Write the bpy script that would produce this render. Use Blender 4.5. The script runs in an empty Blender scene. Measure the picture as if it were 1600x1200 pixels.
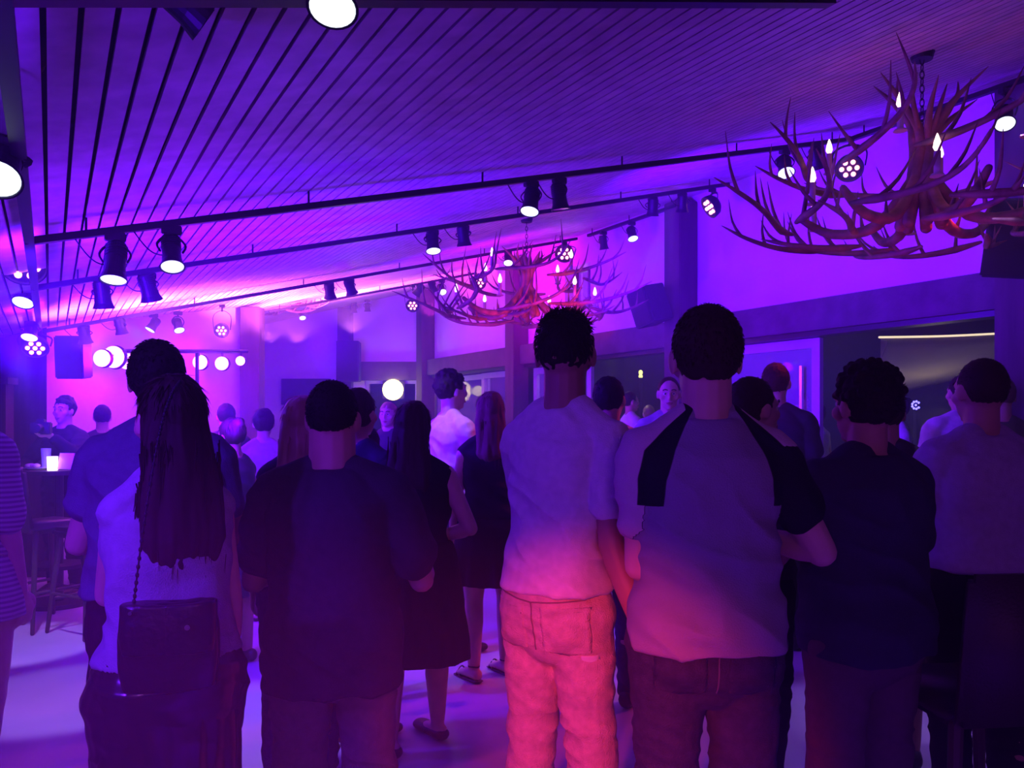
import bpy, bmesh, math, random
from mathutils import Vector, Matrix, noise
random.seed(7)
C = bpy.context.scene.collection
SC = bpy.context.scene
R = math.radians
S3 = math.sqrt(3) / 2

# ------------------------------------------------------------------ camera
cam_d = bpy.data.cameras.new('camera'); cam = bpy.data.objects.new('camera', cam_d); C.objects.link(cam)
cam.location = (0, 0, 1.5); cam.rotation_euler = (R(90), 0, 0)
cam_d.sensor_width = 36; cam_d.lens = 36 * 1250 / 1600; cam_d.shift_y = 55 / 1600
cam_d.clip_start = 0.05
SC.camera = cam
# ------------------------------------------------------------------ exposure, world
vs = SC.view_settings
SC.display_settings.display_device = 'sRGB'
vs.view_transform = 'Standard'; vs.look = 'None'; vs.gamma = 1; vs.exposure = 0.4; vs.use_curve_mapping = False
SC.cycles.max_bounces = 5; SC.cycles.diffuse_bounces = 2; SC.cycles.glossy_bounces = 2
SC.cycles.use_adaptive_sampling = True; SC.cycles.adaptive_threshold = 0.05
SC.cycles.transmission_bounces = 6; SC.cycles.volume_bounces = 0; SC.cycles.transparent_max_bounces = 8
SC.cycles.caustics_reflective = False; SC.cycles.caustics_refractive = False
SC.cycles.sample_clamp_indirect = 4; SC.cycles.use_denoising = True
W = bpy.data.worlds.new('night'); SC.world = W; W.use_nodes = True
W.node_tree.nodes['Background'].inputs[0].default_value = (0.10, 0.12, 0.35, 1)
W.node_tree.nodes['Background'].inputs[1].default_value = 0.035

def P(u, v, z=0.0):            # the hall's own axes: u across the ceiling slope, v along its slats
    return Vector((S3 * u - 0.5 * v, 0.5 * u + S3 * v, z))
def ceil_z(u):
    return 2.38 + 0.256 * max(u, -1.0)
def at(x, y, Y):               # a point of the place as measured off the photograph, at depth Y
    return Vector(((x - 800) / 1250 * Y, Y, 1.5 + (655 - y) / 1250 * Y))
def gx(x, Y):
    return (x - 800) / 1250 * Y

# ------------------------------------------------------------------ lights of the place and added ones
def light(kind, name, loc, col, energy, target=None, size=0.1, angle=60, blend=0.6):
    d = bpy.data.lights.new(name, kind); d.color = col; d.energy = energy
    if kind == 'SPOT':
        d.spot_size = R(angle); d.spot_blend = blend; d.shadow_soft_size = size
    elif kind == 'AREA':
        d.size = size
    else:
        d.shadow_soft_size = size
    o = bpy.data.objects.new(name, d); C.objects.link(o); o.location = loc
    if target is not None:
        o.rotation_euler = (Vector(target) - Vector(loc)).to_track_quat('-Z', 'Y').to_euler()
    return o
BLUE = (0.07, 0.002, 1.0); VIOLET = (0.09, 0.0, 1.0); MAG = (0.70, 0.001, 0.95); RED = (1.0, 0.035, 0.09)
LAV = (0.36, 0.22, 1.0)
# added unseen blue lamps along the left and behind the camera
light('SPOT', 'added_blue_light', P(-0.35, 4.3, 2.0), BLUE, 800, P(2.2, 5.5, 2.0), 0.08, 150, 1.0)
light('SPOT', 'added_blue_light', P(-0.35, 7.0, 2.0), BLUE, 750, P(3.0, 7.4, 2.2), 0.08, 165, 1.0)
light('POINT', 'added_blue_light', P(-0.45, 1.7, 2.0), (0.10, 0.004, 1.0), 30, None, 0.10)
light('SPOT', 'added_blue_light', (-1.9, -0.6, 2.0), (0.14, 0.01, 1.0), 270, (-1.15, 2.2, 1.1), 0.10, 30, 0.8)
# violet washes on the right wall; added violet and blue uplights for the slats
light('SPOT', 'violet_wash_light', P(3.2, 4.6, 2.35), VIOLET, 700, P(6.1, 4.9, 3.1), 0.08, 100, 0.7)
light('SPOT', 'violet_wash_light', P(2.4, 8.6, 2.3), VIOLET, 420, P(6.1, 9.0, 3.2), 0.08, 110, 0.8)
light('SPOT', 'violet_wash_light', P(3.2, 11.0, 2.4), VIOLET, 260, P(4.8, 14.5, 2.9), 0.08, 120, 0.8)
light('SPOT', 'added_violet_up', P(0.9, 4.9, 1.45), VIOLET, 330, P(1.5, 5.6, 3.2), 0.1, 150, 1.0)
light('SPOT', 'added_violet_up', P(0.6, 2.4, 1.9), (0.13, 0.01, 1.0), 7, P(0.9, 3.4, 3.2), 0.1, 165, 1.0)
light('SPOT', 'added_violet_up', P(2.8, 1.6, 2.0), (0.20, 0.02, 1.0), 20, P(3.4, 3.6, 3.4), 0.1, 160, 1.0)
light('SPOT', 'added_blue_up', P(0.3, 3.7, 1.65), (0.15, 0.002, 1.0), 45, P(0.35, 3.9, 3.0), 0.1, 150, 1.0)
light('SPOT', 'added_violet_up', P(1.7, 5.6, 1.8), (0.16, 0.002, 1.0), 90, P(1.8, 5.9, 3.2), 0.1, 150, 1.0)
light('SPOT', 'added_red_up', (1.95, 3.75, 1.75), RED, 6, (2.1, 4.1, 2.6), 0.05, 100, 0.8)  # added unseen red uplights, redden the antlers from below
light('SPOT', 'added_red_up', (0.15, 7.0, 1.8), RED, 16, (0.13, 7.4, 2.6), 0.05, 100, 0.8)
light('SPOT', 'added_haze_light', (-1.85, 1.35, 1.95), (0.12, 0.0, 1.0), 1100, (0.9, 1.0, 0.0), 0.04, 38, 1.0)  # added out-of-view beam that scatters a blue veil in the haze
# magenta par at the end of the third track, on the wall by the small window
light('SPOT', 'magenta_par_light', P(5.1, 8.9, 2.95), MAG, 75, P(6.1, 9.7, 3.3), 0.06, 125, 0.9)
light('SPOT', 'magenta_ceiling_light', P(4.4, 7.6, 2.6), (0.7, 0.002, 0.9), 70, P(4.6, 8.6, 3.7), 0.06, 140, 1.0)
# the light bar beside the stage corner: glow over its wall
light('POINT', 'light_bar_glow', (-3.9, 7.9, 2.10), (0.34, 0.0, 1.0), 34, None, 0.10)
light('POINT', 'light_bar_glow', (-3.2, 9.0, 2.12), (0.34, 0.0, 1.0), 38, None, 0.08)
for x, Y, dz, col, e in ((-3.62, 6.85, .42, (1.0, 0.15, 0.9), 60), (-3.3, 7.5, .45, (1.0, 0.15, 0.9), 120), (-3.02, 8.45, .5, (1.0, 0.15, 0.9), 170), (-2.9, 9.6, .55, (1.0, 0.15, 0.9), 200),
                         (-2.9, 10.8, .6, (1.0, 0.15, 0.9), 260), (-2.4, 12.0, .6, (1.0, 0.20, 0.85), 260), (-1.3, 12.6, .6, (1.0, 0.04, 0.8), 170), (-0.2, 11.0, .7, (0.9, 0.005, 0.85), 50)):
    light('SPOT', 'added_pink_up', (x, Y, ceil_z(S3 * x + .5 * Y) - dz), col, e, (x, Y + .05, 4), 0.03, 142, 0.7)  # added unseen spots below the slats, making the bright ceiling strip
light('POINT', 'yellow_flood_glow', at(614, 608, 14.4), (1.0, 0.80, 0.20), 4, None, 0.1)
# yellow flood lamp at the far window
light('SPOT', 'yellow_flood_light', at(614, 608, 14.6), (1.0, 0.85, 0.25), 14, (-2.0, 5.0, 1.0), 0.08, 120, 0.8)
# red pars behind the camera
light('SPOT', 'red_par_light', (-0.75, -0.7, 1.75), RED, 430, (0.26, 2.4, 0.50), 0.05, 23, 0.8)
light('SPOT', 'red_par_light', (-0.9, -1.6, 2.3), RED, 110, P(3.9, 3.2, 2.6), 0.05, 36, 0.7)
light('SPOT', 'red_par_light', P(3.4, 4.4, 2.1), RED, 160, (0.16, 7.4, 2.5), 0.05, 40, 0.7)
light('SPOT', 'red_par_light', P(5.0, 3.4, 3.2), RED, 170, (-0.2, 4.6, 0.4), 0.05, 36, 0.7)
light('SPOT', 'red_par_light', P(4.4, 2.2, 2.9), RED, 80, (0.75, 4.3, 1.4), 0.05, 26, 0.6)
# added violet fill behind the camera, no lamp of the hall
light('AREA', 'added_violet_fill', (0.4, -2.4, 2.4), (0.56, 0.10, 0.95), 60, (0.5, 3.0, 1.0), 1.0)
# pale spots straight down on the floor
for x, Y, tx, tY, e in ((-3.0, 4.9, -3.3, 5.3, 130), (-1.35, 3.5, -1.25, 3.95, 120), (-0.6, 4.8, -0.35, 5.1, 60), (-2.2, 3.9, -2.4, 4.3, 100), (0.9, 4.6, 0.65, 4.9, 60), (1.45, 3.5, 1.55, 3.7, 60), (2.3, 3.6, 2.2, 3.9, 60)):
    u = S3 * x + 0.5 * Y
    light('SPOT', 'pale_spot_light', (x, Y, ceil_z(u) - 0.35), LAV, e * 0.95, (tx, tY, 0), 0.03, 34, 0.4)
light('SPOT', 'magenta_floor_light', (-3.0, 6.6, 2.1), MAG, 110, (-2.4, 7.3, 0), 0.05, 80, 0.5)
light('SPOT', 'magenta_floor_light', (-2.1, 4.4, 2.1), MAG, 40, (-1.5, 5.6, 0), 0.05, 36, 0.4)
# lights outside on the terrace
light('POINT', 'terrace_light', (4.2, 11.5, 3.1), (1.0, 0.86, 0.62), 8, None, 0.2)
light('POINT', 'terrace_light', (5.6, 10.6, 1.5), (1.0, 0.84, 0.60), 5, None, 0.2)  # added unseen light, brightens the sail from below
light('POINT', 'terrace_light', (1.2, 11.8, 2.9), (1.0, 0.88, 0.68), 22, None, 0.2)

# ------------------------------------------------------------------ materials
def mat(name, col, rough=0.7, metal=0.0, noise_s=None, noise_a=0.25, bump=0.0, bump_s=60, emit=None, es=0, stretch=None, spec=0.4, sub=0.0):
    m = bpy.data.materials.new(name); m.use_nodes = True
    nt = m.node_tree; b = nt.nodes['Principled BSDF']
    b.inputs['Base Color'].default_value = (*col, 1); b.inputs['Roughness'].default_value = rough
    b.inputs['Metallic'].default_value = metal; b.inputs['Specular IOR Level'].default_value = spec
    if noise_s or bump:
        tc = nt.nodes.new('ShaderNodeTexCoord'); mp = nt.nodes.new('ShaderNodeMapping')
        nt.links.new(tc.outputs['Object'], mp.inputs[0])
        if stretch: mp.inputs['Scale'].default_value = stretch
    if noise_s:
        n = nt.nodes.new('ShaderNodeTexNoise'); n.inputs['Scale'].default_value = noise_s; n.inputs['Detail'].default_value = 5
        nt.links.new(mp.outputs[0], n.inputs['Vector'])
        r = nt.nodes.new('ShaderNodeValToRGB')
        r.color_ramp.elements[0].position = 0.3; r.color_ramp.elements[1].position = 0.7
        r.color_ramp.elements[0].color = (*[c * (1 - noise_a) for c in col], 1)
        r.color_ramp.elements[1].color = (*[min(1, c * (1 + noise_a)) for c in col], 1)
        nt.links.new(n.outputs['Fac'], r.inputs[0]); nt.links.new(r.outputs[0], b.inputs['Base Color'])
    if bump:
        n2 = nt.nodes.new('ShaderNodeTexNoise'); n2.inputs['Scale'].default_value = bump_s; n2.inputs['Detail'].default_value = 4
        nt.links.new(mp.outputs[0], n2.inputs['Vector'])
        bp = nt.nodes.new('ShaderNodeBump'); bp.inputs['Strength'].default_value = bump; bp.inputs['Distance'].default_value = 0.01
        nt.links.new(n2.outputs['Fac'], bp.inputs['Height']); nt.links.new(bp.outputs[0], b.inputs['Normal'])
    if emit:
        b.inputs['Emission Color'].default_value = (*emit, 1); b.inputs['Emission Strength'].default_value = es
    return m
M = {}
M['slat'] = mat('slat wood', (0.60, 0.53, 0.52), 0.6, noise_s=9, noise_a=0.18, bump=0.2, bump_s=30)
M['slot'] = mat('dark felt', (0.03, 0.025, 0.025), 0.9)
M['plaster'] = mat('white plaster', (0.80, 0.77, 0.74), 0.85, noise_s=3, noise_a=0.05, bump=0.15, bump_s=40)
M['timber'] = mat('weathered timber', (0.085, 0.062, 0.055), 0.75, noise_s=6, noise_a=0.35, bump=0.5, bump_s=25, stretch=(1, 1, 0.15))
M['beam'] = mat('weathered beam', (0.085, 0.068, 0.066), 0.75, noise_s=6, noise_a=0.3, bump=0.5, bump_s=25)
M['panel'] = mat('dark panelling', (0.06, 0.045, 0.04), 0.6, noise_s=8, noise_a=0.3, stretch=(3, 3, 0.3))
M['floor'] = mat('polished concrete', (0.50, 0.47, 0.46), 0.42, noise_s=1.6, noise_a=0.12, bump=0.1, bump_s=14)
M['black'] = mat('black metal', (0.018, 0.018, 0.02), 0.45, 0.3)
M['blackpl'] = mat('black plastic', (0.015, 0.015, 0.018), 0.55)
M['grille'] = mat('speaker grille', (0.02, 0.02, 0.022), 0.5, 0.4, bump=0.6, bump_s=400)
M['chrome'] = mat('chrome', (0.75, 0.75, 0.78), 0.2, 1.0)
M['lens'] = mat('lit lens', (0.9, 0.9, 0.85), 0.2, emit=(0.80, 0.95, 0.78), es=1.1)
M['diode'] = mat('pink diode', (1, 0.5, 0.6), 0.3, emit=(1.0, 0.22, 0.30), es=5)
M['barlamp'] = mat('bar lamp', (1, 0.6, 1), 0.3, emit=(1.0, 0.30, 1.0), es=4)
M['yellow'] = mat('yellow lamp', (1, 0.9, 0.4), 0.3, emit=(1.0, 0.80, 0.16), es=12)
M['bulb'] = mat('candle bulb', (1, 0.85, 0.7), 0.3, emit=(1.0, 0.62, 0.55), es=3)
M['sleeve'] = mat('candle sleeve', (0.55, 0.45, 0.35), 0.6)
M['antler'] = mat('antler', (0.24, 0.12, 0.085), 0.55, noise_s=14, noise_a=0.45, bump=0.4, bump_s=50)
M['dframe'] = mat('door frame', (0.45, 0.42, 0.42), 0.5, noise_s=5, noise_a=0.08)
M['leather'] = mat('dark leather', (0.035, 0.022, 0.02), 0.45, bump=0.25, bump_s=120)
M['woodchair'] = mat('dark chair wood', (0.06, 0.04, 0.03), 0.5, noise_s=10, noise_a=0.3)
M['terrace'] = mat('terrace deck', (0.12, 0.11, 0.10), 0.8, noise_s=4, noise_a=0.2)
M['sail'] = mat('canvas sail', (0.45, 0.38, 0.30), 0.85, noise_s=3, noise_a=0.08, emit=None)
M['wire'] = mat('lit cord', (1, 0.85, 0.6), 0.5, emit=(1.0, 0.8, 0.5), es=0.9)
M['hedge'] = mat('night hedge', (0.012, 0.018, 0.014), 0.9, noise_s=8, noise_a=0.4)
M['ylw'] = mat('terrace lamp', (1, 0.9, 0.2), 0.4, emit=(0.9, 0.9, 0.15), es=2.5)
M['bluelamp'] = mat('blue diode', (0.2, 0.2, 1), 0.4, emit=(0.15, 0.12, 1.0), es=4)
g = bpy.data.materials.new('door glass'); g.use_nodes = True
gn = g.node_tree; gb = gn.nodes['Principled BSDF']
gb.inputs['Base Color'].default_value = (0.8, 0.85, 0.9, 1); gb.inputs['Roughness'].default_value = 0.03
gb.inputs['Alpha'].default_value = 0.16; gb.inputs['Specular IOR Level'].default_value = 0.7
M['glass'] = g
g2 = bpy.data.materials.new('drink glass'); g2.use_nodes = True
gb = g2.node_tree.nodes['Principled BSDF']
gb.inputs['Base Color'].default_value = (0.9, 0.92, 1, 1); gb.inputs['Roughness'].default_value = 0.03
gb.inputs['Alpha'].default_value = 0.35; gb.inputs['Specular IOR Level'].default_value = 0.9
M['tumbler'] = g2
M['candleflame'] = mat('candle glow', (1, 0.8, 0.9), 0.4, emit=(1.0, 0.75, 0.95), es=3)
M['menu'] = mat('menu card', (0.75, 0.35, 0.40), 0.6)
M['plate'] = mat('plate', (0.8, 0.8, 0.8), 0.3)
SK = [mat('fair skin', (0.62, 0.40, 0.31), 0.5, noise_s=18, noise_a=0.06, spec=0.35),
      mat('tan skin', (0.50, 0.30, 0.21), 0.5, noise_s=18, noise_a=0.06, spec=0.35),
      mat('brown skin', (0.36, 0.21, 0.15), 0.5, noise_s=18, noise_a=0.06, spec=0.35)]
HB = mat('black hair', (0.012, 0.009, 0.008), 0.7, spec=0.2)
HD = mat('dark brown hair', (0.030, 0.018, 0.012), 0.7, spec=0.2)
HL = mat('light brown hair', (0.14, 0.085, 0.05), 0.7, spec=0.2)
HY = mat('blond hair', (0.32, 0.21, 0.11), 0.45, spec=0.5)
M['eyew'] = mat('eye white', (0.75, 0.72, 0.70), 0.3)
M['lip'] = mat('lips', (0.42, 0.16, 0.14), 0.45)
def cloth(name, col, a=0.08, b=0.35):
    return mat(name, col, 0.88, noise_s=40, noise_a=a, bump=b, bump_s=260, spec=0.2)
CL = dict(white=cloth('white cotton', (0.72, 0.70, 0.68)), navy=cloth('navy cotton', (0.035, 0.035, 0.075)),
          dark=cloth('charcoal cotton', (0.055, 0.045, 0.06)), black=cloth('black cloth', (0.012, 0.012, 0.016)),
          grey=cloth('grey marl', (0.34, 0.33, 0.36)), denim=cloth('pale denim', (0.62, 0.48, 0.38), 0.14, 0.6),
          ddenim=cloth('dark denim', (0.045, 0.045, 0.075), 0.2, 0.6), khaki=cloth('grey chino', (0.20, 0.16, 0.16)),
          blouse=cloth('pale blouse', (0.36, 0.35, 0.42)), pink=cloth('pale pink shirt', (0.75, 0.50, 0.48)),
          beige=cloth('beige top', (0.45, 0.32, 0.27)), violet=cloth('slate tee', (0.45, 0.40, 0.55)),
          green=cloth('green shirt', (0.12, 0.22, 0.10)), slate=cloth('blue grey tee', (0.13, 0.14, 0.22)),
          brown=cloth('brown shorts', (0.13, 0.08, 0.10)))
def striped(name, c1, c2, scale, axis='Z', thresh=0.5):
    m = bpy.data.materials.new(name); m.use_nodes = True; nt = m.node_tree; b = nt.nodes['Principled BSDF']
    b.inputs['Roughness'].default_value = 0.85
    tc = nt.nodes.new('ShaderNodeTexCoord'); w = nt.nodes.new('ShaderNodeTexWave'); w.bands_direction = axis
    w.inputs['Scale'].default_value = scale; w.inputs['Distortion'].default_value = 0.3
    nt.links.new(tc.outputs['Object'], w.inputs['Vector'])
    r = nt.nodes.new('ShaderNodeValToRGB'); r.color_ramp.interpolation = 'LINEAR'
    r.color_ramp.elements[0].color = (*c1, 1); r.color_ramp.elements[1].color = (*c2, 1)
    r.color_ramp.elements[0].position = thresh - 0.1; r.color_ramp.elements[1].position = thresh + 0.1
    nt.links.new(w.outputs['Fac'], r.inputs[0]); nt.links.new(r.outputs[0], b.inputs['Base Color'])
    return m
CL['stripe'] = striped('striped pink cotton', (0.78, 0.55, 0.55), (0.5, 0.25, 0.28), 14)
CL['knit'] = striped('ribbed knit', (0.50, 0.42, 0.50), (0.25, 0.20, 0.27), 17)
m = bpy.data.materials.new('patterned cloth'); m.use_nodes = True; nt = m.node_tree
tc = nt.nodes.new('ShaderNodeTexCoord'); vo = nt.nodes.new('ShaderNodeTexVoronoi'); vo.inputs['Scale'].default_value = 26
r = nt.nodes.new('ShaderNodeValToRGB'); r.color_ramp.elements[0].color = (0.6, 0.22, 0.22, 1); r.color_ramp.elements[0].position = 0.25
r.color_ramp.elements[1].color = (0.02, 0.02, 0.03, 1); r.color_ramp.elements[1].position = 0.4
nt.links.new(tc.outputs['Object'], vo.inputs['Vector']); nt.links.new(vo.outputs['Distance'], r.inputs[0])
nt.links.new(r.outputs[0], nt.nodes['Principled BSDF'].inputs['Base Color'])
CL['pattern'] = m
m = mat('glossy black satin', (0.015, 0.012, 0.02), 0.22, spec=0.7); CL['satin'] = m
M['bag'] = mat('black bag leather', (0.012, 0.012, 0.018), 0.3, bump=0.2, bump_s=60, spec=0.6)

# ------------------------------------------------------------------ mesh helpers
def link(name, me, m, parent=None, smooth=False):
    o = bpy.data.objects.new(name, me); C.objects.link(o)
    if m is not None:
        for mm in (m if isinstance(m, (list, tuple)) else [m]): me.materials.append(mm)
    if parent is not None: o.parent = parent
    if smooth: me.polygons.foreach_set('use_smooth', [True] * len(me.polygons))
    return o
def obj(name, bm, m, parent=None, smooth=False):
    me = bpy.data.meshes.new(name); bmesh.ops.recalc_face_normals(bm, faces=bm.faces); bm.to_mesh(me); bm.free()
    return link(name, me, m, parent, smooth)
def tag(o, label, cat=None, group=None, kind=None):
    if label: o['label'] = label
    if cat: o['category'] = cat
    if group: o['group'] = group
    if kind: o['kind'] = kind
    return o
def empty(name, loc, rz=0.0):
    o = bpy.data.objects.new(name, None); C.objects.link(o); o.location = loc; o.rotation_euler.z = rz
    o.empty_display_size = 0.1
    return o
def box(bm, lo, hi, mtx=None, bevel=0.0):
    lo = Vector(lo); hi = Vector(hi)
    T = Matrix.Translation((lo + hi) / 2) @ Matrix.Diagonal((*(hi - lo), 1))
    if mtx is not None: T = mtx @ T
    r = bmesh.ops.create_cube(bm, size=1, matrix=T)
    if bevel:
        es = {e for v in r['verts'] for e in v.link_edges}
        bmesh.ops.bevel(bm, geom=list(es), offset=bevel, segments=2, affect='EDGES')
def cyl(bm, a, b, r1, r2=None, seg=16, caps=True):
    a = Vector(a); b = Vector(b); d = b - a
    q = d.to_track_quat('Z', 'Y').to_matrix().to_4x4()
    bmesh.ops.create_cone(bm, cap_ends=caps, segments=seg, radius1=r1, radius2=r1 if r2 is None else r2, depth=d.length,
                          matrix=Matrix.Translation((a + b) / 2) @ q)
def ell(bm, c, r, rot=None, seg=16, rings=12):
    T = Matrix.Translation(c) @ (rot.to_4x4() if rot is not None else Matrix()) @ Matrix.Diagonal((*r, 1))
    bmesh.ops.create_uvsphere(bm, u_segments=seg, v_segments=rings, radius=1, matrix=T)
def smooth_path(pts, rad, n=4):
    if len(pts) < 3 or n < 2: return pts, rad
    P_, R_ = [], []
    for i in range(len(pts) - 1):
        p0 = pts[max(i - 1, 0)]; p1 = pts[i]; p2 = pts[i + 1]; p3 = pts[min(i + 2, len(pts) - 1)]
        for k in range(n):
            t = k / n
            P_.append(0.5 * ((2 * p1) + (p2 - p0) * t + (2 * p0 - 5 * p1 + 4 * p2 - p3) * t * t + (3 * p1 - p0 - 3 * p2 + p3) * t ** 3))
            R_.append(tuple(a + (b - a) * t for a, b in zip(rad[i], rad[i + 1])))
    P_.append(pts[-1]); R_.append(rad[-1])
    return P_, R_
def tube(bm, pts, rad, seg=12, n=4, ref=None, cap=True):
    pts = [Vector(p) for p in pts]; rad = [r if isinstance(r, tuple) else (r, r) for r in rad]
    pts, rad = smooth_path(pts, rad, n)
    tan = [(pts[min(i + 1, len(pts) - 1)] - pts[max(i - 1, 0)]).normalized() for i in range(len(pts))]
    x = Vector(ref) if ref is not None else (Vector((1, 0, 0)) if abs(tan[0].x) < 0.8 else Vector((0, 1, 0)))
    if cap:
        def ends(p, t, r, sgn):
            out = []
            m_ = min(r)
            for a in (R(80), R(50), R(25)):
                out.append((p + t * sgn * math.sin(a) * m_, tuple(max(1e-4, q * math.cos(a)) for q in r)))
            return out
        A = ends(pts[0], tan[0], rad[0], -1); B = ends(pts[-1], tan[-1], rad[-1], 1)[::-1]
        pts = [a[0] for a in A] + pts + [b[0] for b in B]
        rad = [a[1] for a in A] + rad + [b[1] for b in B]
        tan = [tan[0]] * 3 + tan + [tan[-1]] * 3
    rings = []
    for p, t, r in zip(pts, tan, rad):
        x = (x - t * x.dot(t))
        x = x.normalized() if x.length > 1e-5 else t.orthogonal().normalized()
        y = t.cross(x)
        rings.append([bm.verts.new(p + x * (r[0] * math.cos(2 * math.pi * k / seg)) + y * (r[1] * math.sin(2 * math.pi * k / seg))) for k in range(seg)])
    for a, b in zip(rings, rings[1:]):
        for k in range(seg):
            bm.faces.new((a[k], a[(k + 1) % seg], b[(k + 1) % seg], b[k]))
    bm.faces.new(rings[0][::-1]); bm.faces.new(rings[-1])
def loft(bm, rings, seg=32, p=2.3):
    rr = []
    for (cx, cy, cz, rx, ry) in rings:
        row = []
        for k in range(seg):
            a = 2 * math.pi * k / seg; c, s = math.cos(a), math.sin(a)
            row.append(bm.verts.new((cx + rx * math.copysign(abs(c) ** (2 / p), c), cy + ry * math.copysign(abs(s) ** (2 / p), s), cz)))
        rr.append(row)
    for a, b in zip(rr, rr[1:]):
        for k in range(seg): bm.faces.new((a[k], a[(k + 1) % seg], b[(k + 1) % seg], b[k]))
    bm.faces.new(rr[0][::-1]); bm.faces.new(rr[-1])
def bake(bm, voxel, it=3, fac=0.5):
    me = bpy.data.meshes.new('tmp'); bmesh.ops.recalc_face_normals(bm, faces=bm.faces); bm.to_mesh(me); bm.free()
    o = bpy.data.objects.new('tmp', me); C.objects.link(o)
    md = o.modifiers.new('r', 'REMESH'); md.mode = 'VOXEL'; md.voxel_size = voxel
    if it:
        sm = o.modifiers.new('s', 'SMOOTH'); sm.iterations = it; sm.factor = fac
    dg = bpy.context.evaluated_depsgraph_get()
    out = bpy.data.meshes.new_from_object(o.evaluated_get(dg))
    bpy.data.objects.remove(o); bpy.data.meshes.remove(me)
    out.materials.clear()
    return out

# ================================================================== THE HALL
def prism_uv(bm, u0, u1, v0, v1, z0, z1, bevel=0):
    T = Matrix.Rotation(R(30), 4, 'Z')      # local x = u, local y = v
    box(bm, (u0, v0, z0), (u1, v1, z1), T, bevel)
# floor
bm = bmesh.new(); box(bm, (-9, -6, -0.12), (9, 17, 0)); fl = obj('floor', bm, M['floor']); tag(fl, None, kind='structure')
bm = bmesh.new(); box(bm, (-10, -6, -0.4), (30, 34, -0.14)); o = obj('terrace_ground', bm, M['terrace']); tag(o, None, kind='structure')
# ceiling: a backing sheet with slats under it
bm = bmesh.new()
def quad(bm, pts):
    bm.faces.new([bm.verts.new(p) for p in pts])
V0, V1 = -5.0, 16.0
PITCH, GAP = 0.0732, 0.0135
sl = math.atan(0.256)
u = -0.9585
nsl = 0
while u < 6.08:
    w = PITCH - GAP
    zc0, zc1 = ceil_z(u), ceil_z(u + w)
    vs_ = []
    for v in (V0, V1):
        for (uu, zz) in ((u, zc0), (u + w, zc1), (u + w, zc1 + 0.022), (u, zc0 + 0.022)):
            vs_.append(bm.verts.new(P(uu, v, zz)))
    a, b = vs_[:4], vs_[4:]
    for k in range(4): bm.faces.new((a[k], a[(k + 1) % 4], b[(k + 1) % 4], b[k]))
    bm.faces.new(a[::-1]); bm.faces.new(b)
    u += PITCH; nsl += 1
for k in range(45):       # the low flat part over the left side
    u0 = -0.975 - (k + 1) * PITCH
    prism_uv(bm, u0, u0 + PITCH - GAP, V0, V1, ceil_z(-1), ceil_z(-1) + 0.022)
sl_o = obj('ceiling', bm, M['slat']); tag(sl_o, None, kind='structure')
bm = bmesh.new()
quad(bm, [P(-1, V0, ceil_z(-1) + 0.045), P(6.4, V0, ceil_z(6.4) + 0.045), P(6.4, V1, ceil_z(6.4) + 0.045), P(-1, V1, ceil_z(-1) + 0.045)])
quad(bm, [P(-5, V0, ceil_z(-1) + 0.045), P(-1, V0, ceil_z(-1) + 0.045), P(-1, V1, ceil_z(-1) + 0.045), P(-5, V1, ceil_z(-1) + 0.045)])
quad(bm, [P(-5, V0, ceil_z(-1) + 0.2), P(-1, V0, ceil_z(-1) + 0.2), P(-1, V1, ceil_z(-1) + 0.2), P(-5, V1, ceil_z(-1) + 0.2)])
tag(obj('ceiling_backing', bm, M['slot']), None, kind='structure')
# right wall, above and between the openings
WT = 4.3
bm = bmesh.new()
# small high window sits at v ~ 8.6..9.1, z 2.95..3.45
wv0, wv1, wz0, wz1 = 8.52, 9.12, 2.95, 3.55
prism_uv(bm, 6.1, 6.4, -5, wv0, 2.5, WT); prism_uv(bm, 6.1, 6.4, wv1, 14.0, 2.5, WT)
prism_uv(bm, 6.1, 6.4, wv0, wv1, 2.5, wz0); prism_uv(bm, 6.1, 6.4, wv0, wv1, wz1, WT)
prism_uv(bm, 6.1, 6.4, -5, -0.2, 0, 2.5)
tag(obj('wall_right', bm, M['plaster']), None, kind='structure')
bm = bmesh.new()
for a, b, c, d in ((wv0, wv0 + 0.04, wz0, wz1), (wv1 - 0.04, wv1, wz0, wz1), (wv0, wv1, wz0, wz0 + 0.04), (wv0, wv1, wz1 - 0.04, wz1), ((wv0 + wv1) / 2 - 0.015, (wv0 + wv1) / 2 + 0.015, wz0, wz1)):
    prism_uv(bm, 6.28, 6.34, a, b, c, d)
wf = obj('window_1', bm, M['timber']); tag(wf, None, kind='structure')
bm = bmesh.new(); prism_uv(bm, 6.30, 6.31, wv0, wv1, wz0, wz1); obj('pane', bm, M['glass'], wf)
# far wall, frontal
Y_A = 14.9
bm = bmesh.new()
box(bm, (-8.0, Y_A, 2.5), (-1.3, Y_A + 0.25, 4.3)); box(bm, (-8.0, Y_A, 0), (-3.05, Y_A + 0.25, 2.5)); box(bm, (-1.75, Y_A, 0), (-1.3, Y_A + 0.25, 2.5))
box(bm, (-3.05, Y_A, 0), (-2.72, Y_A + 0.25, 2.5))
tag(obj('wall_back', bm, M['plaster']), None, kind='structure')
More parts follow.
